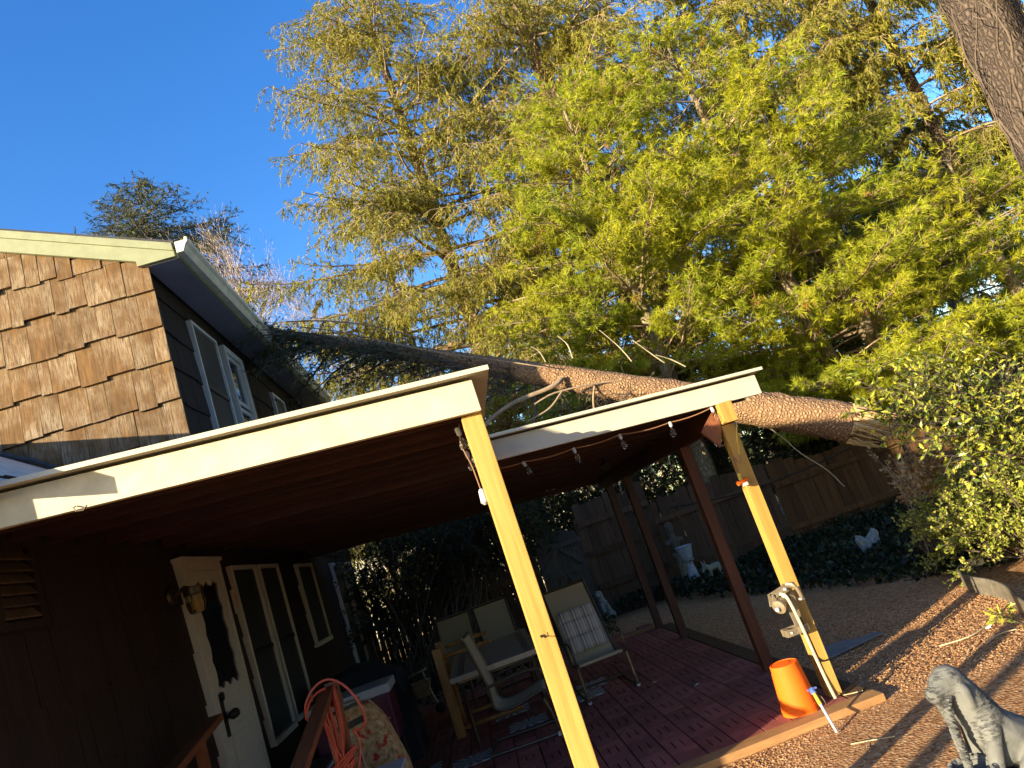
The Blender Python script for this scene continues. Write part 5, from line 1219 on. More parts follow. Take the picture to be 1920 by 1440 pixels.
def pine(label, pts, rs, z0, seed, R, tufts=1.0, whorl=.42, group='young white pines behind the fallen trunk', azs=None):
    rng = np.random.default_rng(seed); pts = np.array(pts, float); t = thing('pine_tree', label, 'tree', tuple(pts[0]), group)
    trunk_mesh('trunk', pts, rs, M['pine_bark'], t, 12, .04, seed)
    zt = pts[:, 2]; H = zt[-1]; SA, SB, sr = [], [], []; TP, TD = [], []; TQ, TL = [], []
    z = z0
    while z < H - .3:
        for a in range(rng.integers(4, 7)):
            az = rng.random() * 6.283
            if azs is not None and rng.random() < .5: az = azs[0] + (azs[1] - azs[0]) * rng.random()
            zz = z + rng.normal() * .06; b0 = np.array([np.interp(zz, zt, pts[:, 0]), np.interp(zz, zt, pts[:, 1]), zz])
            f = (H - zz) / (H - z0); L = R * min(1, .38 + .85 * f) * rng.uniform(.65, 1.1); d = np.array([math.cos(az), math.sin(az), 0])
            n = 8; tt = np.linspace(0, 1, n); rise = rng.uniform(.02, .28); lim = b0 + d * (L * tt)[:, None]; lim[:, 2] += L * (rise * tt - .18 * tt ** 2 + .14 * tt ** 3)
            lim += np.cumsum(rng.normal(size=(n, 3)) * .022 * L, axis=0) * tt[:, None]
            rr = (.008 + .008 * L) * (1 - .8 * tt); SA.append(lim[:-1]); SB.append(lim[1:]); sr.append(np.stack([rr[:-1], rr[1:]], axis=1))
            ns = int(L / .14) + 2; ts = np.linspace(.28, 1, ns); k = np.clip((ts * (n - 1)).astype(int), 0, n - 2); fr = (ts * (n - 1) - k)[:, None]
            p0 = lim[k] * (1 - fr) + lim[k + 1] * fr; dl = nrm(lim[k + 1] - lim[k]); sg = np.where(np.arange(ns) % 2 == 0, 1, -1)
            d2 = rotz(dl, sg * rng.uniform(.5, 1.0, ns)); d2[:, 2] += rng.uniform(-.1, .35, ns); d2 = nrm(d2); d2[-1] = dl[-1]
            l2 = (.20 + .34 * L * np.clip(1 - ts, 0, 1) ** .7) * rng.uniform(.6, 1.2, ns); l2 = np.minimum(l2, .85); e = p0 + d2 * l2[:, None]
            SA.append(p0); SB.append(e); sr.append(np.tile([.0065, .003], (ns, 1)))
            nt_ = np.maximum(2, (l2 / .062 * tufts).astype(int)); ids = np.repeat(np.arange(ns), nt_); u = .25 + .75 * rng.random(len(ids)) ** .7
            q = p0[ids] + d2[ids] * (l2[ids] * u)[:, None]; dq = nrm(d2[ids] + rng.normal(size=(len(ids), 3)) * .55 + np.array([0, 0, .22])); lq = rng.uniform(.04, .14, len(ids)); e3 = q + dq * lq[:, None]
            TQ.append(q); TL.append(lq); TP.append(e3); TD.append(dq)
        z += whorl * rng.uniform(.75, 1.2)
    soup('twigs', blades(np.concatenate(TQ), np.concatenate(TD), np.concatenate(TL), .008, rng), 3, M['twig'], t)
    TP, TD = np.concatenate(TP), np.concatenate(TD); nn = 11; N = len(TP); ids = np.repeat(np.arange(N), nn)
    back = rng.random((len(ids), 1)) * .05
    nd_ = nrm(TD[ids] * rng.uniform(.55, 1.5, (len(ids), 1)) + nrm(rng.normal(size=(len(ids), 3))) * .85 + np.array([0, 0, -.12]))
    base_p = TP[ids] - TD[ids] * back; Ln = rng.uniform(.085, .145, len(ids)); R_ = nrm(np.cross(nd_, rng.normal(size=nd_.shape))) * .0075
    sag = np.zeros_like(nd_); sag[:, 2] = -Ln * .10
    V = np.stack([base_p - R_, base_p + R_, base_p + nd_ * Ln[:, None] + sag], axis=1)
    soup('crown', V, 3, M['pine'], t)
    dk = rng.integers(0, N, 26); ids = np.repeat(dk, 22); rd = nrm(rng.normal(size=(len(ids), 3)) + np.array([0, 0, -1.2])); bp = TP[ids] + rng.normal(size=(len(ids), 3)) * .04; Rr = nrm(np.cross(rd, rng.normal(size=rd.shape))) * .006
    soup('dead_needles', np.stack([bp - Rr, bp + Rr, bp + rd * .12], axis=1), 3, M['redneedle'], t)
    S = segs(np.concatenate(SA), np.concatenate(SB), np.concatenate(sr)[:, 0], np.concatenate(sr)[:, 1]); soup('branches', S, 6, M['twig'], t, None, SEGF)
    print(label[:30], N, len(V)); return t

def bare_tree(label, base_, H, seed, mat='twig_pink', spread=.5, levels=6, r0=.09, group=None, nb=3):
    rng = np.random.default_rng(seed); t = thing('bare_tree', label, 'tree', base_, group); A, B, R0, R1 = [], [], [], []
    def grow(p, d, L, r, lv):
        n = 3; 
        for k in range(n):
            d = d + rng.normal(size=3) * .10; d[2] += .03; d /= np.linalg.norm(d); q = p + d * L / n
            A.append(p); B.append(q); R0.append(r * (1 - .12 * k)); R1.append(r * (1 - .12 * (k + 1))); p = q
            if lv > 0 and (k > 0 or lv < levels):
                for _ in range(rng.integers(1, nb)):
                    x = np.cross(d, rng.normal(size=3)); x /= np.linalg.norm(x) + 1e-9; dd = d * math.cos(spread) + x * math.sin(spread) * rng.uniform(.7, 1.3); grow(p, dd / np.linalg.norm(dd), L * rng.uniform(.55, .78), max(r * .55, .0048), lv - 1)
    grow(np.array(base_, float), np.array([0, 0, 1.0]), H * .42, r0, levels)
    A, B = np.array(A), np.array(B); V = segs(A, B, np.array(R0), np.array(R1)); big = np.array(R0) > .02
    soup('trunk', V[big], 6, M[mat], t, None, SEGF); k = ~big; soup('twigs', diamonds(A[k], (B - A)[k], np.linalg.norm((B - A)[k], axis=1) * 1.03, np.array(R0)[k] * 2.2, .4, rng), 4, M[mat], t, None, [(0, 1, 2), (0, 2, 3)]); print(label[:24], len(V)); return t

# the tall spruces behind the fence
spruce('tall olive green spruce with drooping limbs and visible trunk behind the fence centre', (5.35, 16.6, -.1), 25, 6.3, 5.5, 116, 1, .30, dens=1.08, top=15.5, size=1.12, behind=.4, prof=.75, droop=1.0)
spruce('broad olive spruce at the left edge of the evergreens against the blue sky', (1.75, 18.2, -.1), 23.5, 7.5, 3.5, 195, 12, .21, dens=.94, top=17.5, size=1.2, behind=.12, prof=.9, droop=.8)
spruce('sunlit spruce with long hanging sprays at the top right of the evergreens', (10.8, 17.0, -.1), 22, 5.0, 4.5, 130, 3, .20, dens=1.1, top=17.5, size=1.4, prof=.7)
spruce('olive spruce standing behind the broad one, low at its left foot', (.2, 21.0, -.1), 15, 5.2, 2.0, 80, 34, .16, dens=.55, size=1.5, prof=.8, behind=.2)
spruce('olive spruce behind the tall central one', (6.5, 20.5, -.1), 21, 5.0, 3.0, 85, 35, .18, dens=.5, size=1.6, prof=.75, top=17.5, behind=.2)
spruce('sunlit golden spruce in the top right corner beside the vine covered trunk', (13.6, 15.6, -.1), 20, 4.8, 5.0, 135, 33, .19, dens=1.2, top=16, size=1.4, prof=.7)
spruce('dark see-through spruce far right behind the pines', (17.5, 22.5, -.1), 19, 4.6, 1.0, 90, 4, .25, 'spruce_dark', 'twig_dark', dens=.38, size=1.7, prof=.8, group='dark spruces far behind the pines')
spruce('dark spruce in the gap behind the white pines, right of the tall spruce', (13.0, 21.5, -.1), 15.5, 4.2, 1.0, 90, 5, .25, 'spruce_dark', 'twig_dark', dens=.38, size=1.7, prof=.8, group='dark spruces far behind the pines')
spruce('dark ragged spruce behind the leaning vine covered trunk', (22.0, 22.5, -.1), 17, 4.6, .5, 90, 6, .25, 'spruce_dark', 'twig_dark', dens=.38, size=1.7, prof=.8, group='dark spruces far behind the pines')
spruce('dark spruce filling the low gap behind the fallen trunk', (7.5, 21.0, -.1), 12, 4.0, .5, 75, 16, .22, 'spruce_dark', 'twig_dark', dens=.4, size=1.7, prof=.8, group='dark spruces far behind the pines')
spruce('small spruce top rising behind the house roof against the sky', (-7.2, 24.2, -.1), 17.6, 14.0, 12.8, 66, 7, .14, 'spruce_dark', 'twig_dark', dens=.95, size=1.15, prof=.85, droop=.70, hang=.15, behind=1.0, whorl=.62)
for k, (x, y, h, s) in enumerate(((-3.4, 20.5, 12.2, 8), (-2.2, 21.5, 12.0, 9))):
    bare_tree(('bare pinkish tree beyond the gutter, left one of the two', 'bare pinkish tree beyond the gutter, nearer the broad spruce')[k], (x, y, -.1), h, s, 'twig_pink', .48, 6, .13, 'bare trees beyond the gutter', 3)
# white pines
pine('white pine with the sunlit bare trunk stub above the broken end of the fallen trunk', [(8.6, 13.9, -.1), (8.45, 13.25, 2.0), (8.1, 12.85, 4.2), (7.9, 12.6, 6.0), (7.8, 12.6, 8.0)], [.20, .17, .15, .11, .02], 1.45, 21, 3.2, 1.0, .40)
pine('white pine with a thin leaning trunk in the middle of the bright needles', [(7.6, 13.7, -.1), (7.40, 13.1, 2.6), (6.9, 12.6, 5.2), (6.6, 12.3, 7.2), (6.4, 12.2, 9.4)], [.17, .15, .12, .09, .02], 1.5, 22, 3.2, 1.0, .42, azs=(-2.9, -.9))
pine('white pine at the left of the bright group, its trunk hidden in needles', [(4.6, 13.6, -.1), (4.5, 13.4, 3.0), (4.4, 13.2, 6.0), (4.35, 13.1, 9.6)], [.16, .13, .09, .02], 3.5, 23, 3.1, 1.15, .36, azs=(-2.9, -.5))
pine('white pine at the far right beside the vine covered trunk', [(10.6, 12.2, -.1), (10.5, 12.0, 2.5), (10.4, 12.0, 5.6)], [.14, .11, .02], 1.2, 24, 2.6, .9, .40)
def big_trunk():
    t = thing('vine_trunk', 'thick grey spruce trunk wound with bare vines at the top right corner', 'tree', (7.05, 6.75, -.1))
    trunk_mesh('trunk', [(7.05, 6.75, -.1), (7.0, 6.72, 4.0), (6.97, 6.70, 6.0), (6.9, 6.65, 9)], [.36, .31, .29, .26], M['vine_bark'], t, 26, .035, 31)
    rng = random.Random(3); b = MB()
    for k in range(16):
        a = rng.uniform(0, 6.28); pts = []; z = 2.5 + rng.uniform(0, 1); r = .30
        while z < 7.5:
            pts.append((7.0 + (r + rng.uniform(.0, .05)) * math.cos(a), 6.72 + (r + rng.uniform(.0, .05)) * math.sin(a), z)); z += .22; a += rng.uniform(-.30, .36)
        b.tube(arc(pts, 3), rng.uniform(.004, .010), 5)
    b.build('vine', M['twig_dark'], t, True)
    b = MB()
    for k in range(26):
        a = rng.uniform(2.5, 5.2); z = rng.uniform(3.4, 6.6); p = Vector((7.0 + .31 * math.cos(a), 6.72 + .31 * math.sin(a), z)); d = Vector((math.cos(a) + rng.uniform(-.5, .5), math.sin(a) + rng.uniform(-.5, .5), rng.uniform(-.9, .5)))
        b.tube(arc([p, p + d * .14, p + d * .25 + Vector((rng.uniform(-.08, .08), 0, -.08)), p + d * .35 + Vector((rng.uniform(-.1, .1), 0, -.16))], 3), [.006] * 9 + [.004], 4)
    b.build('loose_vine', M['twig_dark'], t, True)
big_trunk()

def fallen():
    A = np.array([4.50, 8.08, 1.61]); B = np.array([-.46, 9.14, 4.46])
    t = thing('fallen_tree', 'long fallen conifer trunk snapped at the right and resting on the house gutter', 'fallen tree', tuple(A))
    P = [A + (B - A) * u for u in np.linspace(0, 1, 7)]; P += [A + (B - A) * u for u in (1.1, 1.2, 1.32, 1.42)]
    rs = [.228, .205, .180, .156, .133, .110, .090, .07, .05, .032, .010]
    trunk_mesh('trunk', P, rs, M['fallen_bark'], t, 26, .03, 41)
    rng = np.random.default_rng(42)
    b = MB(); d = nrm((A - B)[None])[0]; X = nrm(np.cross(d, [0, 0, 1])[None])[0]; Y = np.cross(X, d)
    for k in range(170):                     # torn end: long splinters
        a = rng.random() * 6.283; r = .235 * rng.random() ** .35
        p = A + X * r * math.cos(a) + Y * r * math.sin(a) - d * .06; L = rng.uniform(.06, .60) * (1 if math.sin(a) > -.2 else .6); e = p + d * L + rng.normal(size=3) * .03 + np.array([0, 0, -.12 * L]); w_ = rng.uniform(.008, .028)
        b.tube([Vector(p), Vector((p + e) / 2), Vector(e)], [w_, w_ * .7, .003], 4)
    b.build('splintered_end', M['splinter'], t)
    b = MB(); SA, SB, sr = [], [], []; DP, DD = [], []
    u_ = np.concatenate([np.linspace(.40, 1.36, 52), rng.uniform(.62, 1.36, 46)])
    for u in u_:
        p = A + (B - A) * u; az = rng.choice([-1, 1]); f = min(1, max(.3, (u - .25) * 1.4)) * (1 if u < 1 else max(.35, 1 - (u - 1) * 1.4))
        dd = nrm(np.array([[-.75, az * rng.uniform(.1, .9), rng.uniform(-.75, .35) if u < .8 else rng.uniform(-.5, .5)]]))[0]
        L = rng.uniform(.45, 1.35) * f; r = rng.uniform(.008, .024); pts = [p]; cur = np.array([-.5, 0, rng.uniform(-.3, .5)]); n = 8
        for k in range(n):
            dd = dd + cur / n + rng.normal(size=3) * .06; dd /= np.linalg.norm(dd); q_ = pts[-1] + dd * L / n
            if q_[2] < 2.50 - .07 * q_[0] + .03: q_[2] = 2.50 - .07 * q_[0] + .03
            pts.append(q_)
        pts = np.array(pts); b.tube([Vector(q) for q in pts], list(np.linspace(r, r * .25, n + 1)), 6)
        for k in range(2, 9):
            for _ in range(3):
                d3 = nrm((pts[k] - pts[k - 1] + rng.normal(size=3) * .11)[None])[0]; l = rng.uniform(.08, .36); SA.append(pts[k]); SB.append(pts[k] + d3 * l); sr.append((.0035, .0018))
                if u > .78 or rng.random() < .25:
                    m = 8 if u > .9 else 4; v = rng.random(m)[:, None]; DP.append(pts[k] + d3 * l * v); DD.append(nrm(d3 + rng.normal(size=(m, 3)) * .5 + np.array([0, 0, -.3])))
    b.build('dead_limbs', M['twig_dark'], t, True)
    S = segs(np.array(SA), np.array(SB), np.array([s[0] for s in sr]), np.array([s[1] for s in sr])); soup('twigs', S, 6, M['twig_dark'], t, None, SEGF)
    DP, DD = np.concatenate(DP), np.concatenate(DD); V = diamonds(DP, DD, rng.uniform(.035, .075, len(DP)), rng.uniform(.010, .018, len(DP)), .35, rng); soup('needles', V, 4, M['spruce_dark'], t, None, [(0, 1, 2), (0, 2, 3)])
    b = MB(); b.tube(arc([(1.62, 8.50, 3.20), (1.45, 8.46, 3.13), (1.0, 8.5, 3.10), (.65, 8.6, 3.0), (.45, 8.7, 2.85)], 5), [.030] * 6 + [.026] * 6 + [.022] * 6 + [.018] * 3, 8); b.build('sunlit_limb', M['twig'], t, True)
    b = MB(); b.tube(arc([(2.25, 8.42, 2.95), (1.88, 8.40, 3.01), (1.46, 8.44, 3.05), (1.2, 8.47, 3.0)], 5), [.010] * 16, 6); b.build('sunlit_limb', M['twig'], t, True)
    b = MB(); b.tube(arc([(1.55, 8.43, 3.04), (1.35, 8.45, 2.90), (1.06, 8.5, 2.84)], 5), [.011] * 6 + [.008] * 5, 6); b.build('sunlit_limb', M['twig'], t, True)
    b = MB(); b.tube(arc([(1.95, 8.45, 3.0), (1.86, 8.45, 2.80), (1.81, 8.47, 2.50)], 5), .014, 6); b.build('sunlit_limb', M['twig'], t, True)
    b = MB(); b.tube(arc([(1.30, 8.65, 3.25), (1.22, 8.75, 2.95), (1.05, 8.8, 2.65), (.85, 8.85, 2.42)], 5), [.022] * 8 + [.028] * 8, 7); b.build('dead_limb', M['twig_dark'], t, True)
    for pp in (((1.81, 8.45, 3.38), (1.80, 8.42, 3.55), (1.72, 8.40, 3.68)), ((2.45, 8.40, 3.12), (2.36, 8.36, 3.32), (2.20, 8.33, 3.58)), ((2.80, 8.36, 2.98), (2.68, 8.32, 3.12), (2.52, 8.30, 3.34)), ((3.0, 8.3, 2.85), (2.86, 8.28, 2.98), (2.70, 8.25, 3.08)), ((1.5, 8.5, 3.45), (1.46, 8.45, 3.58), (1.38, 8.43, 3.66))):
        b = MB(); b.tube(arc(pp, 4), [.007] * 5 + [.004] * 4, 5); b.build('stick', M['debris'], t, True)
    b = MB(); b.tube(arc([(1.48, 8.42, 3.36), (.9, 8.45, 3.66), (.5, 8.5, 3.86), (-.1, 8.6, 4.22), (-.7, 8.75, 4.62), (-1.2, 8.9, 4.9)], 5), .008, 5); b.build('stick', M['twig'], t, True)
    b = MB(); b.tube(arc([(.2, 8.6, 4.2), (-.3, 8.6, 4.52), (-.8, 8.7, 4.78), (-1.3, 8.85, 4.98)], 5), .009, 5); b.build('stick', M['twig'], t, True)
    b = MB(); b.tube(arc([(3.45, 8.5, 2.12), (3.69, 8.55, 1.98), (3.9, 8.6, 1.72), (4.06, 8.67, 1.49), (4.3, 8.7, 1.2), (4.44, 8.74, .95)], 5), .0065, 5); b.build('hanging_twig', M['debris'], t, True)
    o = MB(); o.tube(arc([(3.3, 12.3, 1.30), (4.3, 12.25, 1.16), (5.1, 12.2, 1.15), (5.9, 12.0, 1.20), (6.6, 11.8, 1.30)], 6), .012, 5); w_ = o.build('fallen_wire', M['dark_cord'], None, True, origin=(4.5, 12.2, 1.2)); tag(w_, 'dark wire sagging along the board fence below the fallen trunk', 'wire')
    st = thing('tree_stump', 'torn stump with splinters under the snapped trunk end', 'stump', (4.95, 8.05, -.1))
    trunk_mesh('trunk', [(4.95, 8.05, -.1), (4.94, 8.05, .35), (4.92, 8.05, .70)], [.30, .25, .22], M['vine_bark'], st, 22, .06, 43)
    b = MB()
    for k in range(60):
        a = rng.random() * 6.283; r = .23 * rng.random() ** .5; p = Vector((4.92 + r * math.cos(a), 8.05 + r * math.sin(a), .62)); L = rng.uniform(.08, .5); b.tube([p, p + Vector((rng.normal() * .05 - .1 * L, rng.normal() * .05, L))], [rng.uniform(.010, .030), .003], 4)
    b.build('splinters', M['splinter'], st)
fallen()

# ------------------------------------------------------------------ shrubs
HLEAF = [(0, 0), (.16, .17), (.24, .12), (.40, .27), (.48, .17), (.66, .24), (.74, .12), (1, 0)]
def spiky(P, D, N, L, W, cup=.12):
    D = nrm(D); S = nrm(np.cross(D, N)); Nn = np.cross(S, D); out = []
    L = L[:, None]; W = W[:, None]
    for sg in (1, -1):
        for (u, v) in HLEAF: out.append(P + D * L * u + S * W * v * sg * 1.6 + Nn * W * (cup * (v / .27) - .25 * u * u))
    return np.stack(out, axis=1)
HF = [tuple(range(8)), tuple(range(15, 7, -1))]
def branchy(pts, rng, nside, ls, leafs, lp, r=.008, up=.1):
    """one stem with side twigs; returns sticks and leaf seats"""
    pts = np.array([tuple(p) for p in arc(pts, 6)]); n = len(pts); A = [pts[:-1]]; B = [pts[1:]]; rr = np.linspace(r, r * .4, n); R = [np.stack([rr[:-1], rr[1:]], axis=1)]; LP, LD = [], []
    for i in range(nside):
        k = rng.integers(max(1, int(n * lp)), n - 1); d = nrm((pts[k] - pts[k - 1])[None])[0]; dd = nrm((d + rng.normal(size=3) * .75 + np.array([0, 0, up]))[None])[0]; l = rng.uniform(*ls); e = pts[k] + dd * l; A.append(pts[k][None]); B.append(e[None]); R.append(np.array([[.004, .002]]))
        m = max(2, int(leafs * l / ls[1])); v = (.15 + .85 * rng.random(m))[:, None]; LP.append(pts[k] + dd * l * v); LD.append(nrm(dd * .6 + rng.normal(size=(m, 3)) * .7))
    return np.concatenate(A), np.concatenate(B), np.concatenate(R), np.concatenate(LP), np.concatenate(LD)
def stem_shrub(name, label, stems, seed, nside, ls, leafs, mat, Lr, Wf, twig='twig_dark', lp=.25, spike=False, cat='shrub', up=.1, normal_up=.8):
    rng = np.random.default_rng(seed); o = thing(name, label, cat, stems[0][0]); A, B, R, P, D = [], [], [], [], []
    for s in stems:
        a, b_, r, p, d = branchy(s, rng, nside, ls, leafs, lp, .011, up); A.append(a); B.append(b_); R.append(r); P.append(p); D.append(d)
    A, B, R, P, D = map(np.concatenate, (A, B, R, P, D)); soup('stems', segs(A, B, R[:, 0], R[:, 1]), 6, M[twig], o, None, SEGF)
    L = rng.uniform(*Lr, len(P)); N = nrm(rng.normal(size=P.shape) + np.array([-.3, -.3, normal_up]))
    if spike: soup('leaves', spiky(P, D, N, L, L * Wf), 16, M[mat], o, None, HF)
    else: soup('leaves', diamonds(P, D, L, L * Wf, .2, rng), 4, M[mat], o, None, [(0, 1, 2), (0, 2, 3)])
    print(label[:24], len(P)); return o
def bushes():
    rng = np.random.default_rng(50); st = []
    # holly: long arching stems from a bush off to the right
    for tip in ((2.95, 5.05, 1.84), (3.0, 5.15, 1.66), (3.05, 5.0, 1.50), (3.2, 5.2, 1.72), (3.15, 4.9, 1.36), (3.4, 5.1, 1.25), (3.35, 5.3, 1.55), (3.5, 5.0, 1.42), (3.6, 5.4, 1.68), (3.5, 5.2, 1.12), (3.7, 5.0, 1.05), (3.75, 5.6, 1.80), (3.9, 5.3, 1.5), (3.8, 5.1, 1.3), (4.0, 5.6, 1.9), (4.1, 5.5, 2.05), (3.9, 5.0, .92), (4.1, 5.3, 1.2), (3.6, 5.6, 1.4), (3.3, 5.5, 1.4), (4.2, 5.7, 1.6), (2.85, 5.0, 1.70), (3.1, 5.25, 1.58), (3.2, 5.0, 1.62), (3.3, 5.1, 1.80), (3.45, 5.3, 1.90), (3.25, 4.95, 1.20), (3.55, 5.15, 1.3), (3.65, 5.2, 1.55), (3.4, 5.0, 1.05), (3.75, 5.3, 1.7)):
        b0 = np.array([5.0 + rng.normal() * .25, 5.7 + rng.normal() * .25, .0]); tip = np.array(tip); mid = b0 * .45 + tip * .55 + np.array([.25, .05, .35]); m2 = b0 * .75 + tip * .25 + np.array([.1, 0, .45]); st.append([tuple(b0), tuple(m2), tuple(mid), tuple(tip)])
    stem_shrub('holly_bush', 'glossy green and yellow holly reaching across the right edge', st, 51, 60, (.08, .28), 7, 'holly', (.040, .066), .60, lp=.32, spike=True)
    st = [[(3.2, 4.2, -.04), (2.95, 4.15, .10), (2.72, 4.02, .22)], [(3.2, 4.2, -.04), (2.9, 4.3, .20), (2.68, 4.22, .36)], [(3.2, 4.2, -.04), (3.0, 4.05, .15), (2.8, 3.9, .28)]]
    stem_shrub('holly_sprig', 'low holly sprig above the dog statue at the right edge', st, 52, 16, (.05, .14), 5, 'holly', (.045, .065), .58, lp=.3, spike=True)
    # boxwood
    st = []
    for k in range(210):
        a = rng.random() * 6.283; r = rng.random() ** .5; b0 = np.array([4.95 + .25 * math.cos(a), 6.75 + .25 * math.sin(a), .0]); tip = np.array([4.85 + .95 * r * math.cos(a), 6.75 + .85 * r * math.sin(a), .02 + (1.0 * (1 - .45 * r * r)) * rng.random() ** .7]); st.append([tuple(b0), tuple(b0 * .4 + tip * .6 + np.array([0, 0, .1])), tuple(tip)])
    stem_shrub('boxwood_bush', 'sunlit yellow green boxwood spilling over the edging band', st, 53, 30, (.05, .17), 9, 'box', (.024, .042), .62, 'twig_dark', .45)
    # small dry leafed bush between holly and boxwood
    st = [[(4.9, 7.3, 0), (4.55, 7.1, .7), (4.30 + rng.normal() * .12, 6.95, 1.0 + rng.normal() * .1)] for k in range(9)]
    stem_shrub('dry_hydrangea', 'dry tan seed heads and leaves catching sun above the boxwood', st, 54, 26, (.04, .16), 9, 'deadleaf', (.03, .06), .7, 'twig', .55)
    st = []
    for k in range(26):
        b0 = np.array([5.2 + rng.normal() * .35, 7.9 + rng.normal() * .3, 0]); tip = b0 + np.array([rng.normal() * .28 - .05, -.2 + rng.normal() * .2, .5 + rng.random() * .75]); st.append([tuple(b0), tuple((b0 + tip) / 2 + np.array([0, 0, .2])), tuple(tip)])
    stem_shrub('dead_brush', 'dry tan brush and dead leaves round the torn trunk end', st, 55, 24, (.05, .2), 7, 'deadleaf', (.03, .055), .6, 'twig', .3)
    # drooping dark evergreen shrub by the house corner and picket fence
    st = []
    for k in range(150):
        b0 = np.array([-1.1 + rng.normal() * .5, 11.7 + rng.normal() * .35, 0]); tip = np.array([rng.uniform(-1.95, 1.35), 11.7 + rng.normal() * .35, rng.uniform(.9, 2.25)]); 
        if tip[0] > -.2: tip[2] = max(tip[2], 1.45)
        m_ = b0 * .35 + tip * .65; m_[2] = max(tip[2] + .35, m_[2]); st.append([tuple(b0), tuple(m_), tuple(tip)])
    stem_shrub('evergreen_shrub', 'dark drooping evergreen shrub between the house corner and picket fence', st, 56, 26, (.08, .32), 8, 'shrub', (.05, .095), .34, lp=.35, up=-.4)
    # sunlit young growth seen beyond the fence
    for k, (x0, x1, y, h, lab) in enumerate(((-1.4, 1.4, 14.2, 3.2, 'dark hemlock bush beyond the picket fence at the house end'), (1.3, 3.6, 14.3, 2.2, 'dark hemlock bush just beyond the arched gate'), (3.4, 6.2, 14.4, 3.6, 'dark hemlock bush beyond the fence below the middle of the fallen trunk'), (6.0, 9.0, 14.3, 3.2, 'dark hemlock bush beyond the fence below the broken trunk end'))):
        st = []
        for j in range(75):
            b0 = np.array([rng.uniform(x0 + .5, x1 - .5), y + rng.normal() * .2, 0]); tip = np.array([rng.uniform(x0, x1), y + rng.normal() * .45, rng.uniform(.25, 1) * h]); m_ = b0 * .3 + tip * .7; m_[2] = tip[2] + .3; st.append([tuple(b0), tuple(m_), tuple(tip)])
        stem_shrub('hemlock_bush', lab, st, 90 + k, 46, (.10, .45), 9, 'shrub', (.06, .11), .36, lp=.10, up=-.35, twig='twig_dark')
    for k, (x, y, w_, h, lab) in enumerate(((-.8, 16.5, 1.6, 3.2, 'thin sunlit thicket beyond the picket fence, left'), (2.6, 17.5, 1.8, 3.0, 'thin sunlit thicket beyond the arched gate'), (7.6, 15.6, 1.6, 2.8, 'shaded thicket beyond the fence under the white pines'), (11.5, 14.0, 1.8, 2.6, 'thicket beyond the fence at the far right'))):
        st = []
        for j in range(34):
            b0 = np.array([x + rng.normal() * w_ * .4, y + rng.normal() * .5, 0]); tip = b0 + np.array([rng.normal() * w_ * .4, rng.normal() * .4, h * rng.uniform(.5, 1)]); st.append([tuple(b0), tuple((b0 + tip) / 2 + rng.normal(size=3) * .15), tuple(tip)])
        stem_shrub('thicket', lab, st, 57 + k, 26, (.1, .45), 6, 'shrub', (.05, .09), .5, 'twig', .25)
bushes()
def ivy():
    rng = np.random.default_rng(60); N = 26000
    x = rng.uniform(1.9, 7.6, N); y = rng.uniform(6.4, 12.5, N); edge = np.interp(x, [1.9, 2.6, 3.6, 4.05, 4.4, 7.6], [12.0, 11.9, 8.9, 7.6, 6.9, 6.6]) - .5; k = y > edge + .5 + rng.normal(size=N) * .12
    x, y = x[k], y[k]; h = .05 + .16 * np.clip((y - 9.2) / 3, 0, 1) + .06 * np.sin(x * 5) * np.sin(y * 4); z = np.maximum(.0, h * rng.random(len(x)) ** .4) - .02
    P = np.stack([x, y, z], axis=1); D = nrm(rng.normal(size=P.shape) + np.array([0, -.5, .3])); L = rng.uniform(.05, .09, len(P))
    o = soup('ivy', diamonds(P, D, L, L * .8, .15, rng), 4, M['ivy'], None, 'stuff', [(0, 1, 2), (0, 2, 3)]); tag(o, 'dark ivy ground cover in front of the board fence')
    N = 2600; x = rng.uniform(-2.2, 1.6, N); y = rng.uniform(10.4, 12.5, N); P = np.stack([x, y, -.03 + .28 * rng.random(N) ** 1.2], axis=1); D = nrm(rng.normal(size=P.shape) + np.array([0, -.4, .4])); L = rng.uniform(.05, .09, N)
    o = soup('ivy', diamonds(P, D, L, L * .7, .15, rng), 4, M['ivy'], None, 'stuff', [(0, 1, 2), (0, 2, 3)]); tag(o, 'dark ground cover under the picket fence behind the table')
    N = 5000; P = np.stack([rng.uniform(-8, 16, N), rng.uniform(13.2, 24, N), np.full(N, -.08)], axis=1); D = nrm(rng.normal(size=P.shape) * np.array([1, 1, .3])); L = rng.uniform(.07, .14, N)
    o = soup('leaf_litter', diamonds(P, D, L, L * .7, .2, rng), 4, M['deadleaf'], None, 'stuff', [(0, 1, 2), (0, 2, 3)]); tag(o, 'dry leaf litter on the ground beyond the fence')
ivy()
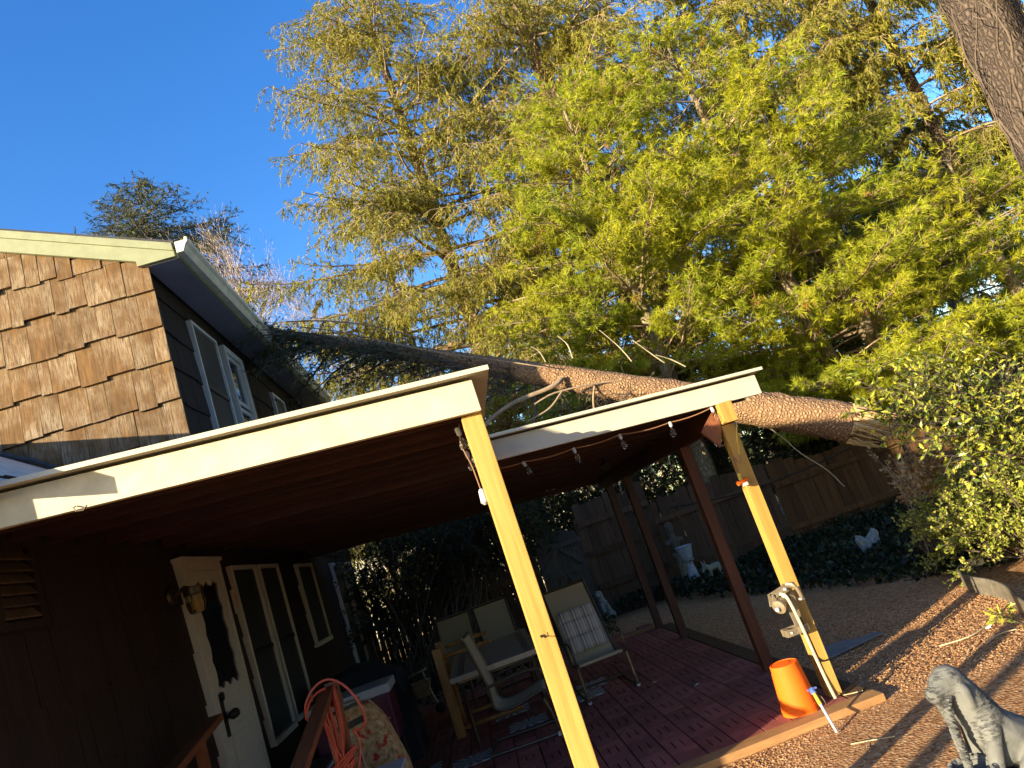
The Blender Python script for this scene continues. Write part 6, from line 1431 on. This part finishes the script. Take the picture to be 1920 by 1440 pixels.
def neighbour():
    t = thing('neighbour_house', 'pale cream sided neighbour house glimpsed beyond the fence', 'house', (1, 27, -.1))
    b = MB(); b.prism([(-4, 27, -.1), (6, 27, -.1), (6, 27, 3.0), (1, 27, 4.9), (-4, 27, 3.0)], (0, 7, 0)); b.build('wall', M['cream'], t)
    for i in range(15):
        b = MB(); b.add([(-4.02, 26.985, i * .2), (6.02, 26.985, i * .2), (6.02, 26.995, i * .2 + .2), (-4.02, 26.995, i * .2 + .2), (-4.02, 26.965, i * .2), (6.02, 26.965, i * .2)], [(4, 5, 2, 3), (0, 1, 5, 4)]); b.build('siding_board', M['cream'], t)
    for x in (-2.6, .8, 3.6):
        b = MB(); b.box((x, 26.93, 1.0), (x + 1.0, 26.99, 2.3)); f = b.build('window', M['white_trim'], t); b = MB(); b.box((x + .08, 26.915, 1.08), (x + .92, 26.928, 2.22)); b.build('pane', M['glass'], f)
    b = MB(); b.prism([(-4.4, 26.6, 2.9), (1, 26.6, 5.1), (6.4, 26.6, 2.9), (6.4, 26.6, 3.0), (1, 26.6, 5.22), (-4.4, 26.6, 3.0)], (0, 7.6, 0)); b.build('roof', M['asphalt'], t)
neighbour()
def far_woods():
    rng = np.random.default_rng(80); A, B, R = [], [], []; P, D = [], []
    for k in range(150):
        x = rng.uniform(-50, 70); y = rng.uniform(40, 62); h = rng.uniform(7, 14); p = np.array([x, y, -.1]); q = p + np.array([rng.normal() * .6, 0, h]); A.append(p); B.append(q); R.append((.16, .04))
        for j in range(20):
            u = rng.uniform(.15, 1); a = p + (q - p) * u; d = nrm((rng.normal(size=3) + np.array([0, 0, .6]))[None])[0]; e = a + d * rng.uniform(.8, 2.6); A.append(a); B.append(e); R.append((.05, .02))
            for m in range(3): f = e + nrm((d + rng.normal(size=3) * .6)[None])[0] * rng.uniform(.5, 1.4); A.append(a + (e - a) * rng.uniform(.4, 1)); B.append(f); R.append((.028, .014))
        if rng.random() < .55:
            n = 170; z = rng.random(n) * h * .9; a = rng.random(n) * 6.283; r = 2.4 * (1 - z / h) * rng.random(n) ** .5
            P.append(np.stack([x + r * np.cos(a), y - .5 + r * np.sin(a), z], axis=1)); D.append(np.stack([np.cos(a), np.sin(a), -.5 + 0 * a], axis=1))
    R = np.array(R); o = soup('far_woods', segs(np.array(A), np.array(B), R[:, 0], R[:, 1]), 6, M['twig'], None, 'stuff', SEGF); tag(o, 'grey brown winter woods far beyond the fence')
    P, D = np.concatenate(P), np.concatenate(D); o = soup('far_evergreens', diamonds(P, D + rng.normal(size=D.shape) * .4, rng.uniform(.6, 1.3, len(P)), rng.uniform(.25, .5, len(P)), .3, rng), 4, M['spruce_dark'], None, 'stuff', [(0, 1, 2), (0, 2, 3)]); tag(o, 'dark evergreens among the far winter woods')
far_woods()
spruce('spruce behind the photographer on the right', (6.0, -7.0, -.1), 18, 4.6, 1.0, 60, 91, .25, 'spruce_dark', 'twig_dark', dens=.8, size=2.4, prof=.6, group='unseen spruces added to dim the sky light', behind=1)  # four unseen spruces, added to block sky light and deepen the yard's shade
spruce('tall spruce just right of the yard outside the picture', (10.0, 2.6, -.1), 19, 4.6, .6, 70, 93, .25, 'spruce_dark', 'twig_dark', dens=.8, size=2.4, prof=.6, group='unseen spruces added to dim the sky light', behind=1)
spruce('spruce behind the photographer to the south', (1.8, -10.5, -.1), 17, 4.4, 1.0, 60, 94, .25, 'spruce_dark', 'twig_dark', dens=.8, size=2.4, prof=.6, group='unseen spruces added to dim the sky light', behind=1)
spruce('spruce right of the yard outside the picture', (12.5, -3.5, -.1), 19, 4.8, 1.0, 60, 92, .25, 'spruce_dark', 'twig_dark', dens=.8, size=2.4, prof=.6, group='unseen spruces added to dim the sky light', behind=1)
# trees and a lamp post behind the photographer, whose long shadows cross the gravel and the statue
def behind():
    for k, (x, y, r, h, lab) in enumerate(((-3.3, .62, .07, 2.3, 'slim garden post behind the photographer'), (-4.7, -1.28, .26, 9.0, 'tree trunk behind the photographer'))):
        t = thing('garden_post' if k == 0 else 'bare_tree', lab, 'post' if k == 0 else 'tree', (x, y, -.1))
        trunk_mesh('trunk', [(x, y, -.1), (x + .02, y, h * .5), (x, y, h)], [r, r * .9, r * .6], M['spruce_bark'], t, 12, .04, 70 + k)
behind()
